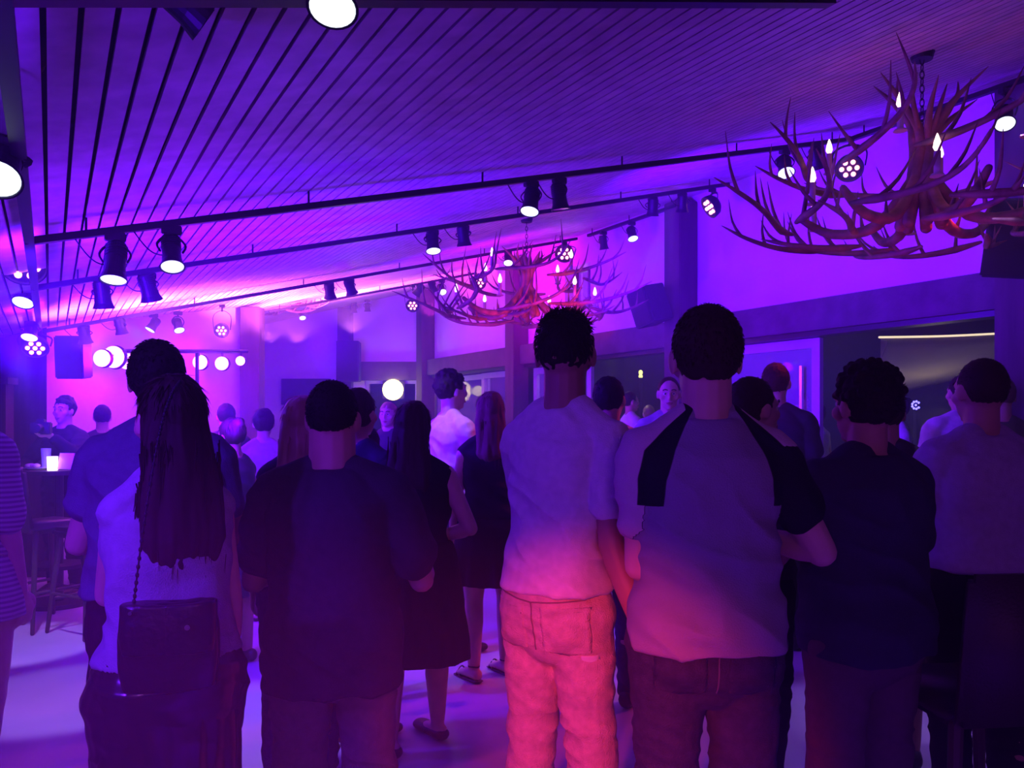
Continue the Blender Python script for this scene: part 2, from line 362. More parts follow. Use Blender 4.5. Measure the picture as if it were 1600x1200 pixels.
# stage corner wall (magenta lit), oblique
A0 = Vector((-4.42, 7.60, 0)); A1 = Vector((-3.36, 10.22, 0))
dA = (A1 - A0).normalized(); nA = Vector((-dA.y, dA.x, 0))
def prism_seg(bm, p0, p1, th, z0, z1, side=1):
    d = (p1 - p0).normalized(); n = Vector((-d.y, d.x, 0)) * side * th
    vs_ = [bm.verts.new(Vector((q.x, q.y, z))) for z in (z0, z1) for q in (p0, p1, p1 + n, p0 + n)]
    a, b = vs_[:4], vs_[4:]
    for k in range(4): bm.faces.new((a[k], a[(k + 1) % 4], b[(k + 1) % 4], b[k]))
    bm.faces.new(a[::-1]); bm.faces.new(b)
bm = bmesh.new(); prism_seg(bm, A0, A1, 0.25, 0, 3.6)
tag(obj('wall_stage', bm, M['plaster']), None, kind='structure')
bm = bmesh.new(); prism_seg(bm, Vector((-7.5, 7.45, 0)), A0, 0.2, 0, 3.0)
tag(obj('wall_left', bm, M['panel']), None, kind='structure')
bm = bmesh.new(); box(bm, (-7.4, 7.30, 0), (-4.62, 7.42, 1.82)); box(bm, (-7.4, 7.27, 1.82), (-4.58, 7.42, 1.88))
tag(obj('trim_1', bm, M['panel']), None, kind='structure')
# walls out of view that close the room
bm = bmesh.new(); prism_uv(bm, -5.2, -5.0, -5, 13, 0, 3); tag(obj('wall_side', bm, M['plaster']), None, kind='structure')
bm = bmesh.new(); prism_uv(bm, -5, 6.4, -5.2, -5.0, 0, 4.3); tag(obj('wall_rear', bm, M['plaster']), None, kind='structure')
# column at the end of the stage wall
bm = bmesh.new(); box(bm, (-0.12, -0.12, 0), (0.12, 0.12, 2.90), Matrix.Translation((-3.26, 10.05, 0)), 0.01)
tag(obj('timber_post', bm, M['timber']), 'pale lit post at the right end of the magenta stage wall', 'post')
# posts of the right wall and of the far wall
for k, (v, lab) in enumerate(((3.1, 'timber post at the right edge of the picture beside the open terrace doorway'),
                              (6.65, 'tall timber post behind the tilted loudspeaker on the right wall'),
                              (10.2, 'timber post under the middle antler chandelier'),
                              (13.52, 'timber post in the far corner right of the yellow lamp'))):
    bm = bmesh.new(); prism_uv(bm, 5.84, 6.098, v - 0.13, v + 0.13, 0, ceil_z(5.84) - 0.01, 0.01)
    tag(obj('timber_post', bm, M['timber']), lab, 'post')
bm = bmesh.new(); box(bm, (-3.2, Y_A - 0.25, 0), (-2.95, Y_A - .003, 3.54), None, 0.01)
tag(obj('timber_post', bm, M['timber']), 'timber post behind the upright loudspeaker on the far wall', 'post')
# header beams
for k, (v0, v1, lab) in enumerate(((-1, 3.0, 'header beam right of the picture edge'), (3.24, 6.5, 'long grey header beam over the open terrace doorway'),
                                   (6.8, 10.05, 'header beam over the doorway behind the two tallest men'), (10.35, 13.37, 'header beam over the glass door right of the yellow lamp'))):
    if k == 0: continue
    bm = bmesh.new(); prism_uv(bm, 5.93, 6.095, v0, v1, 2.30, 2.58, 0.008)
    h = obj('header_beam', bm, M['beam']); tag(h, lab, 'beam')
    bm = bmesh.new(); prism_uv(bm, 5.99, 6.16, v0 + 0.02, v1 - 0.02, 2.255, 2.30); obj('door_rail', bm, M['black'], h)
bm = bmesh.new(); box(bm, (-2.94, Y_A - 0.16, 2.22), (-1.72, Y_A + 0.2, 2.56), None, 0.008)
tag(obj('header_beam', bm, M['beam']), 'short header beam right above the yellow flood lamp', 'beam')
# sliding glass doors
def glass_door(n, u, v0, v1, z1=2.25, st=0.09, handle=False):
    bm = bmesh.new()
    prism_uv(bm, u, u + 0.05, v0, v0 + st, 0.02, z1); prism_uv(bm, u, u + 0.05, v1 - st, v1, 0.02, z1)
    prism_uv(bm, u, u + 0.05, v0 + st, v1 - st, z1 - st, z1); prism_uv(bm, u, u + 0.05, v0 + st, v1 - st, 0.02, 0.16)
    d = obj('door_%d' % n, bm, M['dframe']); tag(d, None, kind='structure')
    bm = bmesh.new(); prism_uv(bm, u + 0.02, u + 0.03, v0 + st, v1 - st, 0.16, z1 - st); obj('pane', bm, M['glass'], d)
    if handle:
        bm = bmesh.new(); prism_uv(bm, u - 0.05, u - 0.025, v0 + 0.16, v0 + 0.19, 1.0, 2.0); obj('handle', bm, M['chrome'], d)
    return d
glass_door(1, 6.12, 4.95, 6.52, handle=True)
glass_door(2, 6.18, 8.62, 10.07)
glass_door(3, 6.12, 10.33, 11.6); glass_door(4, 6.18, 11.5, 13.5)
bm = bmesh.new()
prism_uv(bm, 6.04, 6.2, 6.78, 6.86, 0, 2.26); prism_uv(bm, 6.04, 6.2, 9.0, 9.0 + 0.1, 0, 2.26)
tag(obj('trim_2', bm, M['dframe']), None, kind='structure')
# far opening frame with panel
bm = bmesh.new(); box(bm, (-2.72, Y_A - 0.02, 0), (-2.66, Y_A + 0.1, 2.22)); box(bm, (-1.80, Y_A - 0.02, 0), (-1.74, Y_A + 0.1, 2.22)); box(bm, (-2.66, Y_A - 0.02, 2.16), (-1.80, Y_A + 0.1, 2.22))
tag(obj('door_5', bm, M['dframe']), None, kind='structure')
# terrace: hedge, sail, cord, lamps
bm = bmesh.new()
bmesh.ops.create_grid(bm, x_segments=80, y_segments=16, size=1, matrix=Matrix.Translation((6, 24, 2)) @ Matrix.Rotation(R(90), 4, 'X') @ Matrix.Diagonal((18, 3.4, 1, 1)))
for v in bm.verts:
    v.co.y += noise.noise(v.co * 0.7) * 1.6; v.co.z += noise.noise(v.co * 0.5) * 0.5
r = bmesh.ops.extrude_face_region(bm, geom=list(bm.faces))
for v in [q for q in r['geom'] if isinstance(q, bmesh.types.BMVert)]: v.co.y += 2.0
tag(obj('hedge', bm, M['hedge'], smooth=True), 'tall dark hedge beyond the terrace', 'hedge', kind='stuff')
bm = bmesh.new()
T0, T1, T2, T3 = at(1376, 531, 9.0), at(1600, 523, 9.6), at(1600, 570, 12.0), at(1375, 620, 12.2)
NX, NY = 20, 8; grid = []
for i in range(NX + 1):
    row = []
    for j in range(NY + 1):
        a, b = i / NX, j / NY
        p = (T0 * (1 - a) + T1 * a) * (1 - b) + (T3 * (1 - a) + T2 * a) * b
        p.z -= 0.12 * math.sin(math.pi * a) * math.sin(math.pi * b)
        row.append(bm.verts.new(p))
    grid.append(row)
for i in range(NX):
    for j in range(NY): bm.faces.new((grid[i][j], grid[i + 1][j], grid[i + 1][j + 1], grid[i][j + 1]))
r = bmesh.ops.extrude_face_region(bm, geom=list(bm.faces))
for v in [q for q in r['geom'] if isinstance(q, bmesh.types.BMVert)]: v.co.z += 0.01
tag(obj('sail_canopy', bm, M['sail'], smooth=True), 'beige canvas sail stretched over the terrace outside the open doorway', 'canopy')
bm = bmesh.new(); tube(bm, [at(1374, 527, 8.9), at(1480, 525, 9.1), at(1600, 519, 9.4)], [0.012] * 3, 8, 8)
tag(obj('glowing_string', bm, M['wire']), 'thin glowing light cord along the top edge of the canvas sail', 'cord')
bm = bmesh.new(); tube(bm, [at(1386, 532, 8.9), at(1382, 548, 8.9), at(1373, 566, 8.9)], [0.006] * 3, 6, 5)
tag(obj('hanging_cable', bm, M['sleeve']), 'thin curved cable hanging below the left end of the light cord', 'cable')
bm = bmesh.new(); ell(bm, at(1001, 582, 20), (0.05, 0.05, 0.06)); ell(bm, at(1001, 588, 20), (0.05, 0.05, 0.05))
tl = obj('terrace_lamp', bm, M['ylw'], smooth=True); bm = bmesh.new(); q_ = at(1001, 590, 20); cyl(bm, (q_.x, 20, -.14), q_, .04, seg=10); obj('post', bm, M['black'], tl)
tag(tl, 'small yellow lamp glowing far outside in the dark doorway', 'lamp')
bm = bmesh.new()
for k in range(9):
    a = k * 40; rr = 0.0 if k == 0 else 0.07
    ell(bm, at(1431, 633, 15) + Vector((rr * math.cos(R(a)), 0, rr * math.sin(R(a)))), (0.022, 0.02, 0.022), None, 8, 6)
tl = obj('blue_lamp', bm, M['bluelamp']); bm = bmesh.new(); q_ = at(1431, 640, 15); cyl(bm, (q_.x, 15.03, -.14), q_ + Vector((0, .03, 0)), .03, seg=10); obj('post', bm, M['black'], tl)
tag(tl, 'round cluster of blue diodes glowing outside beyond the open doorway', 'lamp')

hz = bpy.data.materials.new('haze'); hz.use_nodes = True; nt = hz.node_tree; nt.nodes.clear()
no_ = nt.nodes.new('ShaderNodeOutputMaterial'); nv_ = nt.nodes.new('ShaderNodeVolumeScatter'); nv_.inputs['Density'].default_value = 0.026
nt.links.new(nv_.outputs[0], no_.inputs['Volume'])
bm = bmesh.new(); box(bm, (-7.8, -3.5, 0.02), (7.8, 14.6, 4.25))
tag(obj('haze', bm, hz), 'thin stage haze filling the hall', 'haze', kind='stuff')
# ================================================================== TRACKS AND LAMP HEADS
TR = 0.075   # drop of the track under the slats
def track(name, pts, lab, grp='ceiling light tracks'):
    bm = bmesh.new()
    for (u0, v0), (u1, v1) in zip(pts, pts[1:]):
        a = P(u0, v0, ceil_z(u0) - TR); b = P(u1, v1, ceil_z(u1) - TR); d = (b - a)
        T = Matrix.Translation((a + b) / 2) @ d.to_track_quat('Y', 'Z').to_matrix().to_4x4()
        box(bm, (-0.02, -d.length / 2 - 0.018, -0.016), (0.02, d.length / 2 + 0.018, 0.016), T)
        n = max(2, int(d.length / 1.1))
        for k in range(n + 1):
            p = a + d * (0.04 + 0.92 * k / n)
            cyl(bm, p, p + Vector((0, 0, TR + 0.01)), 0.006, seg=8)
    return tag(obj('light_track', bm, M['black']), lab, 'light track')
V_1, V_2, V_3, V_4 = 4.12, 5.57, 8.35, 11.1
track('t', [(-0.08, V_1), (5.46, V_1), (5.46, 1.2)], 'nearest long black light track, bending towards the viewer at its right end')
track('t', [(-0.08, V_2), (5.58, V_2)], 'second black light track from the front, ending beside the right wall')
track('t', [(-0.08, V_3), (5.75, V_3)], 'third black light track from the front, ending by the small high window')
track('t', [(2.6, V_4), (5.75, V_4)], 'short far black light track ending above the yellow lamp corner')
track('t', [(5.85, 6.6), (5.85, 8.2)], 'short track piece close to the top of the right wall')
track('t', [(-0.08, 0.9), (-0.08, 9.0)], 'black light track running away from the viewer along the left side')
track('t', [(-0.08, 1.75), (2.2, 1.75)], 'light track overhead at the top edge of the picture')

def loop_cable(bm, a, b, sag):
    a = Vector(a); b = Vector(b)
    pts = [a + (b - a) * t + Vector((0, 0, -sag * math.sin(math.pi * t))) for t in (0, .15, .35, .55, .75, .9, 1)]
    tube(bm, pts, [0.0035] * 7, 6, 3)
def frame_to(d):
    return Vector(d).to_track_quat('-Z', 'Y').to_matrix().to_4x4()
NH = [0]
def spot_head(p, aim, L=0.15, r=0.052, lab='', lit=True, drop=0.1, grp=None, cable=True):
    """black cylinder spot: p = centre of the barrel, aim = direction of the beam; the yoke climbs to its track"""
    p = Vector(p)
    t = empty('track_spotlight', p)
    F = frame_to(aim)
    bm = bmesh.new()
    prof = [(-0.5, 0.70), (-0.44, 0.80), (0.1, 0.82), (0.3, 0.88), (0.46, 1.06), (0.5, 1.10)]
    rings = []
    seg = 24
    for (q, rr) in prof:
        rings.append([bm.verts.new(F @ Vector((rr * r * math.cos(2 * math.pi * k / seg), rr * r * math.sin(2 * math.pi * k / seg), -q * L))) for k in range(seg)])
    for (q, rr) in ((0.5, 1.0), (0.40, 0.95)):
        rings.append([bm.verts.new(F @ Vector((rr * r * math.cos(2 * math.pi * k / seg), rr * r * math.sin(2 * math.pi * k / seg), -q * L))) for k in range(seg)])
    for a, b in zip(rings, rings[1:]):
        for k in range(seg): bm.faces.new((a[k], a[(k + 1) % seg], b[(k + 1) % seg], b[k]))
    bm.faces.new(rings[0][::-1]); bm.faces.new(rings[-1])
    for k in range(5):
        T = F @ Matrix.Translation((0, 0, L * (0.40 - 0.07 * k)))
        bmesh.ops.create_cone(bm, cap_ends=True, segments=24, radius1=r * 0.88, radius2=r * 0.88, depth=0.006, matrix=T)
    obj('barrel', bm, M['black'], t, False)
    bm = bmesh.new()
    bmesh.ops.create_cone(bm, cap_ends=True, segments=24, radius1=r * 0.97, radius2=r * 0.55, depth=0.012, matrix=F @ Matrix.Translation((0, 0, -L * 0.44)))
    obj('lens', bm, M['lens'] if lit else M['chrome'], t, False)
    bm = bmesh.new()
    ax = (F @ Vector((1, 0, 0)).to_4d()).to_3d().normalized()
    top = Vector((0, 0, drop))
    for s in (-1, 1):
        tube(bm, [ax * s * r * 0.95, ax * s * (r + 0.012) + Vector((0, 0, drop * 0.35)), ax * s * r * 0.7 + Vector((0, 0, drop * 0.72)), top * 0.8], [(0.004, 0.009)] * 4, 6, 3)
    cyl(bm, top * 0.75, top, 0.009, seg=10)
    obj('yoke', bm, M['black'], t)
    bm = bmesh.new(); box(bm, (-0.045, -0.02, drop - 0.005), (0.045, 0.02, drop + 0.035), Matrix.Rotation(R(30), 4, 'Z'), 0.004)
    obj('adapter', bm, M['blackpl'], t)
    if cable:
        bm = bmesh.new()
        loop_cable(bm, (S3 * -0.17, 0.5 * -0.17, drop), (0, 0, -L * 0.05), 0.05)
        obj('cable', bm, M['black'], t)
    tag(t, lab, 'spotlight', grp or 'black cylinder spotlights on the tracks')
    return t
def par_head(p, aim, r=0.085, lab='', drop=0.13, grp=None):
    """flat LED par with seven diodes"""
    p = Vector(p); t = empty('led_par_light', p); F = frame_to(aim)
    bm = bmesh.new(); seg = 28
    prof = [(-0.055, 0.45), (-0.05, 0.62), (-0.02, 0.9), (0.03, 1.0), (0.045, 1.0), (0.045, 0.93), (0.03, 0.90)]
    rings = [[bm.verts.new(F @ Vector((rr * r * math.cos(2 * math.pi * k / seg), rr * r * math.sin(2 * math.pi * k / seg), -q))) for k in range(seg)] for q, rr in prof]
    for a, b in zip(rings, rings[1:]):
        for k in range(seg): bm.faces.new((a[k], a[(k + 1) % seg], b[(k + 1) % seg], b[k]))
    bm.faces.new(rings[0][::-1]); bm.faces.new(rings[-1])
    obj('housing', bm, M['blackpl'], t)
    for k in range(7):
        a = R(60 * k); rr = 0 if k == 6 else r * 0.52
        bm = bmesh.new(); ell(bm, F @ Vector((rr * math.cos(a), rr * math.sin(a), -0.036)), (r * 0.17,) * 3, None, 10, 8)
        obj('diode', bm, M['diode'], t, True)
    ax = (F @ Vector((1, 0, 0)).to_4d()).to_3d().normalized()
    for s in (1,):
        bm = bmesh.new()
        tube(bm, [ax * -(r + 0.006), ax * -(r + 0.012) + Vector((0, 0, drop * 0.6)), Vector((0, 0, drop * 0.85)), ax * (r + 0.012) + Vector((0, 0, drop * 0.6)), ax * (r + 0.006)], [(0.004, 0.012)] * 5, 6, 4)
        cyl(bm, (0, 0, drop * 0.8), (0, 0, drop), 0.01, seg=10)
        box(bm, (-0.03, -0.02, drop - 0.004), (0.03, 0.02, drop + 0.03), Matrix.Rotation(R(30), 4, 'Z'))
        obj('yoke', bm, M['black'], t)
    tag(t, lab, 'stage light', grp or 'round LED stage lights')
    return t
def on_track(x, v):
    """u on a track (constant v) that projects to picture column x"""
    r_ = (x - 800) / 1250
    return (r_ * S3 * v + 0.5 * v) / (S3 - r_ * 0.5)
def head_on(x, v, aim, lab, lit=True, L=0.15, r=0.052, drop=0.12, kind='spot', dz=0.0):
    u = on_track(x, v)
    c = P(u, v, ceil_z(u) - TR - drop - 0.045 + dz)
    if kind == 'spot': return spot_head(c, aim, L, r, lab, lit, drop)
    return par_head(c, aim, r, lab, drop)
dn = Vector
# nearest track
head_on(180, V_1, (0.06, -0.3, -1), 'wide black spotlight with bright lens, leftmost on the nearest track', L=0.19, r=0.056, drop=0.10)
head_on(268, V_1, (0.25, -0.45, -1), 'black spotlight on the nearest track, second from its left end', L=0.18, r=0.052, drop=0.09)
head_on(830, V_1, (-0.15, -0.35, -1), 'black spotlight with lit lens on the nearest track above the middle chandelier', L=0.16, r=0.055, drop=0.085)
head_on(874, V_1, (0.12, 0.1, -1), 'black spotlight aimed away, right of the lit one mid nearest track', lit=False, L=0.16, r=0.055, drop=0.085)
head_on(1226, V_1, (-0.0, -0.55, -1), 'short spotlight with bright lens just left of the big chandelier', L=0.15, r=0.06, drop=0.09)
head_on(1275, V_1, (0.3, 0.3, -1), 'black spotlight aimed away above the leftmost candles of the big chandelier', lit=False, L=0.16, r=0.055, drop=0.07)
u_ = 5.46
par_head(P(5.35, 4.05, ceil_z(5.35) - 0.30), (-0.35, -0.75, -0.62), 0.105, 'round stage light with seven red diodes left of the big chandelier', 0.2)
spot_head(P(5.46, 2.95, ceil_z(5.46) - 0.28), (-0.3, -0.6, -1), 0.15, 0.06, 'lit spotlight at the right edge of the picture', True, 0.15)
# second track
head_on(160, V_2, (0.02, 0.2, -1), 'unlit black spotlight, leftmost on the second track', lit=False, L=0.17, r=0.058, drop=0.06)
head_on(232, V_2, (0.1, 0.4, -1), 'unlit black spotlight on the second track, beside the leftmost one', lit=False, L=0.17, r=0.062, drop=0.06)
head_on(676, V_2, (0.12, -0.3, -1), 'black spotlight with lit lens mid second track', L=0.155, r=0.055, drop=0.06)
head_on(724, V_2, (0.1, 0.2, -1), 'black spotlight aimed down just right of the lit one mid second track', lit=False, L=0.15, r=0.055, drop=0.05)
head_on(1020, V_2, (-0.02, 0.3, -1), 'unlit spotlight near the right end of the second track', lit=False, L=0.15, r=0.055, drop=0.06)
head_on(1066, V_2, (0.02, 0.3, -1), 'unlit spotlight second from the right end of the second track', lit=False, L=0.15, r=0.055, drop=0.07)
head_on(1113, V_2, (-0.75, -0.1, -0.5), 'round stage light seen edge-on at the right end of the second track', r=0.11, drop=0.13, kind='par')
# third track
head_on(515, V_3, (0.0, 0.5, -1), 'dark spotlight against the glowing ceiling, left one of a pair on the third track', lit=False, L=0.16, r=0.062, drop=0.05)
head_on(547, V_3, (0.25, 0.5, -1), 'dark spotlight against the glowing ceiling, right one of a pair on the third track', lit=False, L=0.16, r=0.062, drop=0.05)
head_on(794, V_3, (0.0, -0.6, -1), 'small spotlight with lit lens at the top left of the middle chandelier', L=0.15, r=0.055, drop=0.05)
head_on(882, V_3, (-0.1, -0.9, -0.7), 'round stage light with seven diodes at the right end of the third track', r=0.12, drop=0.10, kind='par')
head_on(132, V_3, (0.0, 0.3, -1), 'dark spotlight leftmost on the third track, just above the dark wall loudspeaker', lit=False, L=0.16, r=0.06, drop=0.05)
head_on(188, V_3, (0.1, 0.3, -1), 'dark spotlight on the third track above the glaring light bar', lit=False, L=0.15, r=0.055, drop=0.03)
# far track
head_on(690, V_4, (0.3, -0.7, -0.8), 'small lit spotlight on the far track beside the post', L=0.16, r=0.06, drop=0.10)
head_on(655, V_4, (-0.6, 0.2, -0.8), 'small dark spotlight tipped left on the far track', lit=False, L=0.18, r=0.065, drop=0.05)
head_on(676, V_4, (0.4, 0.2, -0.9), 'small dark spotlight tipped right on the far track', lit=False, L=0.17, r=0.06, drop=0.04)
head_on(748, V_4, (0.0, -0.9, -0.6), 'stage light with red diodes left of the middle chandelier candles', r=0.12, drop=0.10, kind='par')
head_on(645, V_4 - 0.2, (0.0, -0.9, -0.6), 'stage light with red diodes hanging low beside the far post', r=0.10, drop=0.26, kind='par')
# short piece by the wall
spot_head(P(5.85, 7.9, ceil_z(5.85) - 0.22), (0.15, 0.2, -1), 0.17, 0.055, 'dark spotlight, left of two on the short track by the right wall', False, 0.10)
spot_head(P(5.85, 7.35, ceil_z(5.85) - 0.22), (0.15, -0.45, -1), 0.16, 0.06, 'lit spotlight, right of two on the short track by the right wall', True, 0.10)
# heads near the far walls
for x, y, Y, aim, lit, lab in ((278, 508, 8.8, (0.4, -0.4, -0.9), True, 'lit spotlight over the right part of the light bar'),
                               (240, 507, 8.6, (-0.4, -0.4, -0.9), True, 'lit spotlight over the middle of the light bar'),
                               (472, 492, 13.5, (0.3, -0.6, -0.9), True, 'far lit spotlight at the end of the glowing ceiling strip'),
                               (553, 482, 14.4, (0.0, 0.2, -1), False, 'far dark spotlight above the upright loudspeaker'),
                               (574, 480, 14.3, (0.0, 0.2, -1), False, 'far dark spotlight just right of the one above the loudspeaker')):
    c = at(x, y, Y); u = S3 * c.x + 0.5 * c.y
    spot_head(c, aim, 0.15, 0.055, lab, lit, max(0.08, ceil_z(u) - c.z - 0.04), cable=False)
c = at(347, 515, 9.2); par_head(c, (0.1, -0.9, -0.45), 0.085, 'stage light with six pink diodes above the light bar', max(0.1, ceil_z(S3 * c.x + .5 * c.y) - c.z - 0.03))
c = at(400, 488, 11.0); par_head(c, (0.1, -0.9, -0.45), 0.09, 'stage light with pink diodes under the far chandelier', max(0.1, ceil_z(S3 * c.x + .5 * c.y) - c.z - 0.03))
# left run, close to the viewer
for x, y, Y, r_, lab in ((10, 62, 2.05, 0.10, 'large stage light with pink diodes cut by the top left edge'),
                         (38, 412, 4.6, 0.12, 'stage light with three rows of pink diodes at the left ends of the tracks'),
                         (55, 540, 7.0, 0.11, 'stage light with pink diodes low at the left, before the dark panelling')):
    c = at(x, y, Y); u = S3 * c.x + 0.5 * c.y
    par_head(c, (0.35, -0.65, -0.75), r_, lab, max(0.12, ceil_z(u) - TR - c.z - 0.03))
for x, y, Y, aim, L_, r_, lit, lab in ((2, 255, 2.35, (0.30, -0.75, -0.9), 0.17, 0.062, True, 'large spotlight with a bright reflector at the left edge'),
                               (40, 458, 5.4, (0.1, -0.6, -1), 0.17, 0.065, True, 'spotlight with a lit slit lens below the pink stage light on the left'),
                               (48, 517, 6.4, (0.1, -0.5, -1), 0.13, 0.06, True, 'small lit spotlight above the lowest stage light on the left'),
                               (522, -12, 1.78, (0.02, -0.42, -1), 0.10, 0.052, True, 'close overhead spotlight with bright round lens at the top edge'),
                               (262, -22, 1.80, (0.5, 0.35, -0.35), 0.20, 0.055, False, 'dark barrel spotlight tilted right at the top edge')):
    c = at(x, y, Y); u = S3 * c.x + 0.5 * c.y
    spot_head(c, aim, L_, r_, lab, lit, max(0.04, ceil_z(u) - TR - c.z - 0.03), cable=False)

# ================================================================== ANTLER CHANDELIERS
def antler_bm(bm, p0, d, up, L, r0, tines, curl=0.35, rnd=random):
    """main beam that curves from d towards up, with pointed tines along it"""
    d = Vector(d).normalized(); up = Vector(up).normalized()
    side = d.cross(up)
    pts, rad = [], []
    for k in range(7):
        t = k / 6
        p = Vector(p0) + d * (L * (t - 0.12 * t * t)) + up * (L * curl * t * t) + side * (L * 0.10 * math.sin(t * 4 + r0 * 90))
        pts.append(p); rad.append(r0 * (1.0 - 0.62 * t) if k < 6 else r0 * 0.10)
    rad[0] = r0 * .45; rad[1] = r0 * .95
    tube(bm, pts, rad, 9, 3)
    for i in range(tines):
        t = (i + 0.8) / (tines + 0.6)
        k = min(5, int(t * 6)); b = pts[k] + (pts[k + 1] - pts[k]) * (t * 6 - k)
        tl = L * rnd.uniform(0.20, 0.38) * (1.1 - 0.4 * t)
        td = (up * rnd.uniform(0.5, 1.0) + side * rnd.uniform(-0.7, 0.7) + d * rnd.uniform(0.1, 0.6)).normalized()
        q = b + td * tl * 0.5 + d * tl * 0.05
        e = b + td * tl + up * tl * 0.22
        rr = r0 * (0.62 - 0.2 * t)
        tube(bm, [b, q, e], [rr, rr * 0.72, rr * 0.12], 7, 3)
def chandelier(c, rad, seed, lab, ring_h=0.30, stem_h=0.72, ncand=(6, 4), ceil=None):
    """c = centre of the lower ring"""
    rnd = random.Random(seed)
    t = empty('antler_chandelier', c); tag(t, lab, 'chandelier')
    def ring(n, R_, z, r0, L, ph, drop, tn):
        for k in range(n):
            a = 2 * math.pi * k / n + ph + rnd.uniform(-0.12, 0.12)
            p = Vector((R_ * 0.82 * math.cos(a), R_ * 0.82 * math.sin(a), z + rnd.uniform(-0.03, 0.03)))
            tang = Vector((-math.sin(a), math.cos(a), 0)); outw = Vector((math.cos(a), math.sin(a), 0))
            d = (tang * 0.95 + outw * 0.42 + Vector((0, 0, drop))).normalized()
            up = (Vector((0, 0, 1)) * 0.75 - outw * rnd.uniform(-0.35, 0.35)).normalized()
            bm = bmesh.new(); antler_bm(bm, p, d, up, L * rnd.uniform(0.9, 1.1), r0, tn, 0.26, rnd)
            obj('antler', bm, M['antler'], t, True)
    ring(10, rad, 0.0, 0.022, rad * 1.15, 0.0, -0.10, 4)
    ring(8, rad * 0.80, ring_h * 0.9, 0.021, rad * 1.05, 0.4, -0.02, 4)
    # reaching tips low outside
    for k in range(6):
        a = 2 * math.pi * k / 6 + 0.2
        outw = Vector((math.cos(a), math.sin(a), 0)); tang = Vector((-outw.y, outw.x, 0))
        bm = bmesh.new(); antler_bm(bm, outw * rad * 0.45 + Vector((0, 0, -0.05)), outw * 0.9 + tang * 0.5 + Vector((0, 0, -0.14)), Vector((0, 0, 1)), rad * 0.85, 0.022, 3, 0.22, rnd)
        obj('antler', bm, M['antler'], t, True)
    # arms from the stem to the rings
    for k in range(6):
        a = 2 * math.pi * k / 6 + 0.5
        outw = Vector((math.cos(a), math.sin(a), 0))
        bm = bmesh.new()
        tube(bm, [Vector((0.02 * outw.x, 0.02 * outw.y, ring_h * 0.9)), outw * rad * 0.3 + Vector((0, 0, 0.02)), outw * rad * 0.62 + Vector((0, 0, 0.0)), outw * rad * 0.85 + Vector((0, 0, 0.10))],
             [0.028, 0.03, 0.026, 0.018], 9, 4)
        tube(bm, [outw * rad * 0.4, outw * rad * 0.45 + Vector((0.03, 0.02, 0.12))], [0.014, 0.002], 7, 2)
        obj('antler', bm, M['antler'], t, True)
    # centre stem of upright antlers, flaring at the top
    for k in range(7):
        a = 2 * math.pi * k / 7
        outw = Vector((math.cos(a), math.sin(a), 0)); tw = Vector((-outw.y, outw.x, 0))
        bm = bmesh.new()
        h = stem_h * rnd.uniform(0.85, 1.08); fl = rnd.uniform(0.10, 0.30)
        pts = [outw * 0.10 + Vector((0, 0, 0.0)), outw * 0.045 + Vector((0, 0, h * 0.3)), outw * 0.038 + tw * 0.02 + Vector((0, 0, h * 0.62)), outw * (0.05 + fl * 0.35) + Vector((0, 0, h * 0.82)), outw * (0.05 + fl) + Vector((0, 0, h))]
        tube(bm, pts, [0.030, 0.030, 0.026, 0.016, 0.002], 9, 4)
        q = pts[3]
        tube(bm, [pts[2], q + tw * 0.05 + Vector((0, 0, 0.03)), q + tw * 0.08 + Vector((0, 0, 0.13))], [0.017, 0.011, 0.002], 7, 3)
        obj('antler', bm, M['antler'], t, True)
    # candles
    for n, R_, z, ph in ((ncand[0], rad * 0.86, 0.13, 0.15), (ncand[1], rad * 0.66, ring_h + 0.10, 0.9)):
        for k in range(n):
            a = 2 * math.pi * k / n + ph
            p = Vector((R_ * math.cos(a), R_ * math.sin(a), z))
            bm = bmesh.new(); cyl(bm, p - Vector((0, 0, 0.05)), p + Vector((0, 0, 0.055)), 0.015, seg=12)
            cyl(bm, p - Vector((0, 0, 0.055)), p - Vector((0, 0, 0.045)), 0.032, 0.026, 14)
            s = obj('candle_sleeve', bm, M['sleeve'], t)
            bm = bmesh.new()
            tube(bm, [p + Vector((0, 0, 0.058)), p + Vector((0, 0, 0.075)), p + Vector((0, 0, 0.10)), p + Vector((0, 0, 0.135))], [0.009, 0.018, 0.014, 0.0015], 12, 4)
            obj('bulb', bm, M['bulb'], s, True)
    # chain
    top = ceil - c[2]; bm = bmesh.new()
    z = stem_h * 0.55; k = 0
    while z < top:
        T = Matrix.Translation((0, 0, z + 0.02)) @ Matrix.Rotation(R(90 * (k % 2)), 4, 'Z')
        pts = [T @ Vector((0.011 * math.cos(q), 0, 0.023 * math.sin(q))) for q in [2 * math.pi * j / 8 for j in range(9)]]
        tube(bm, pts, [0.003] * 9, 6, 1, cap=False)
        z += 0.036; k += 1
    obj('chain', bm, M['black'], t)
    bm = bmesh.new(); cyl(bm, (0, 0, top - 0.03), (0, 0, top + 0.005), 0.05, 0.06, 20); obj('canopy_plate', bm, M['black'], t)
    li = light('POINT', 'candle_light', (c[0], c[1], c[2] + 0.25), (1.0, 0.16, 0.16), 1.6, None, 0.3)
    return t
c1 = P(3.87, 2.5); c1.z = 2.50
chandelier(c1, 0.70, 3, 'big antler chandelier hanging nearest, cut by the right edge', ceil=ceil_z(3.87), stem_h=0.70)
c2 = P(3.84, 6.38); c2.z = 2.48
chandelier(c2, 0.76, 11, 'middle antler chandelier above the crowd behind the tall man in white', ceil=ceil_z(3.84), stem_h=0.62)
c3 = at(408, 478, 11.5); 
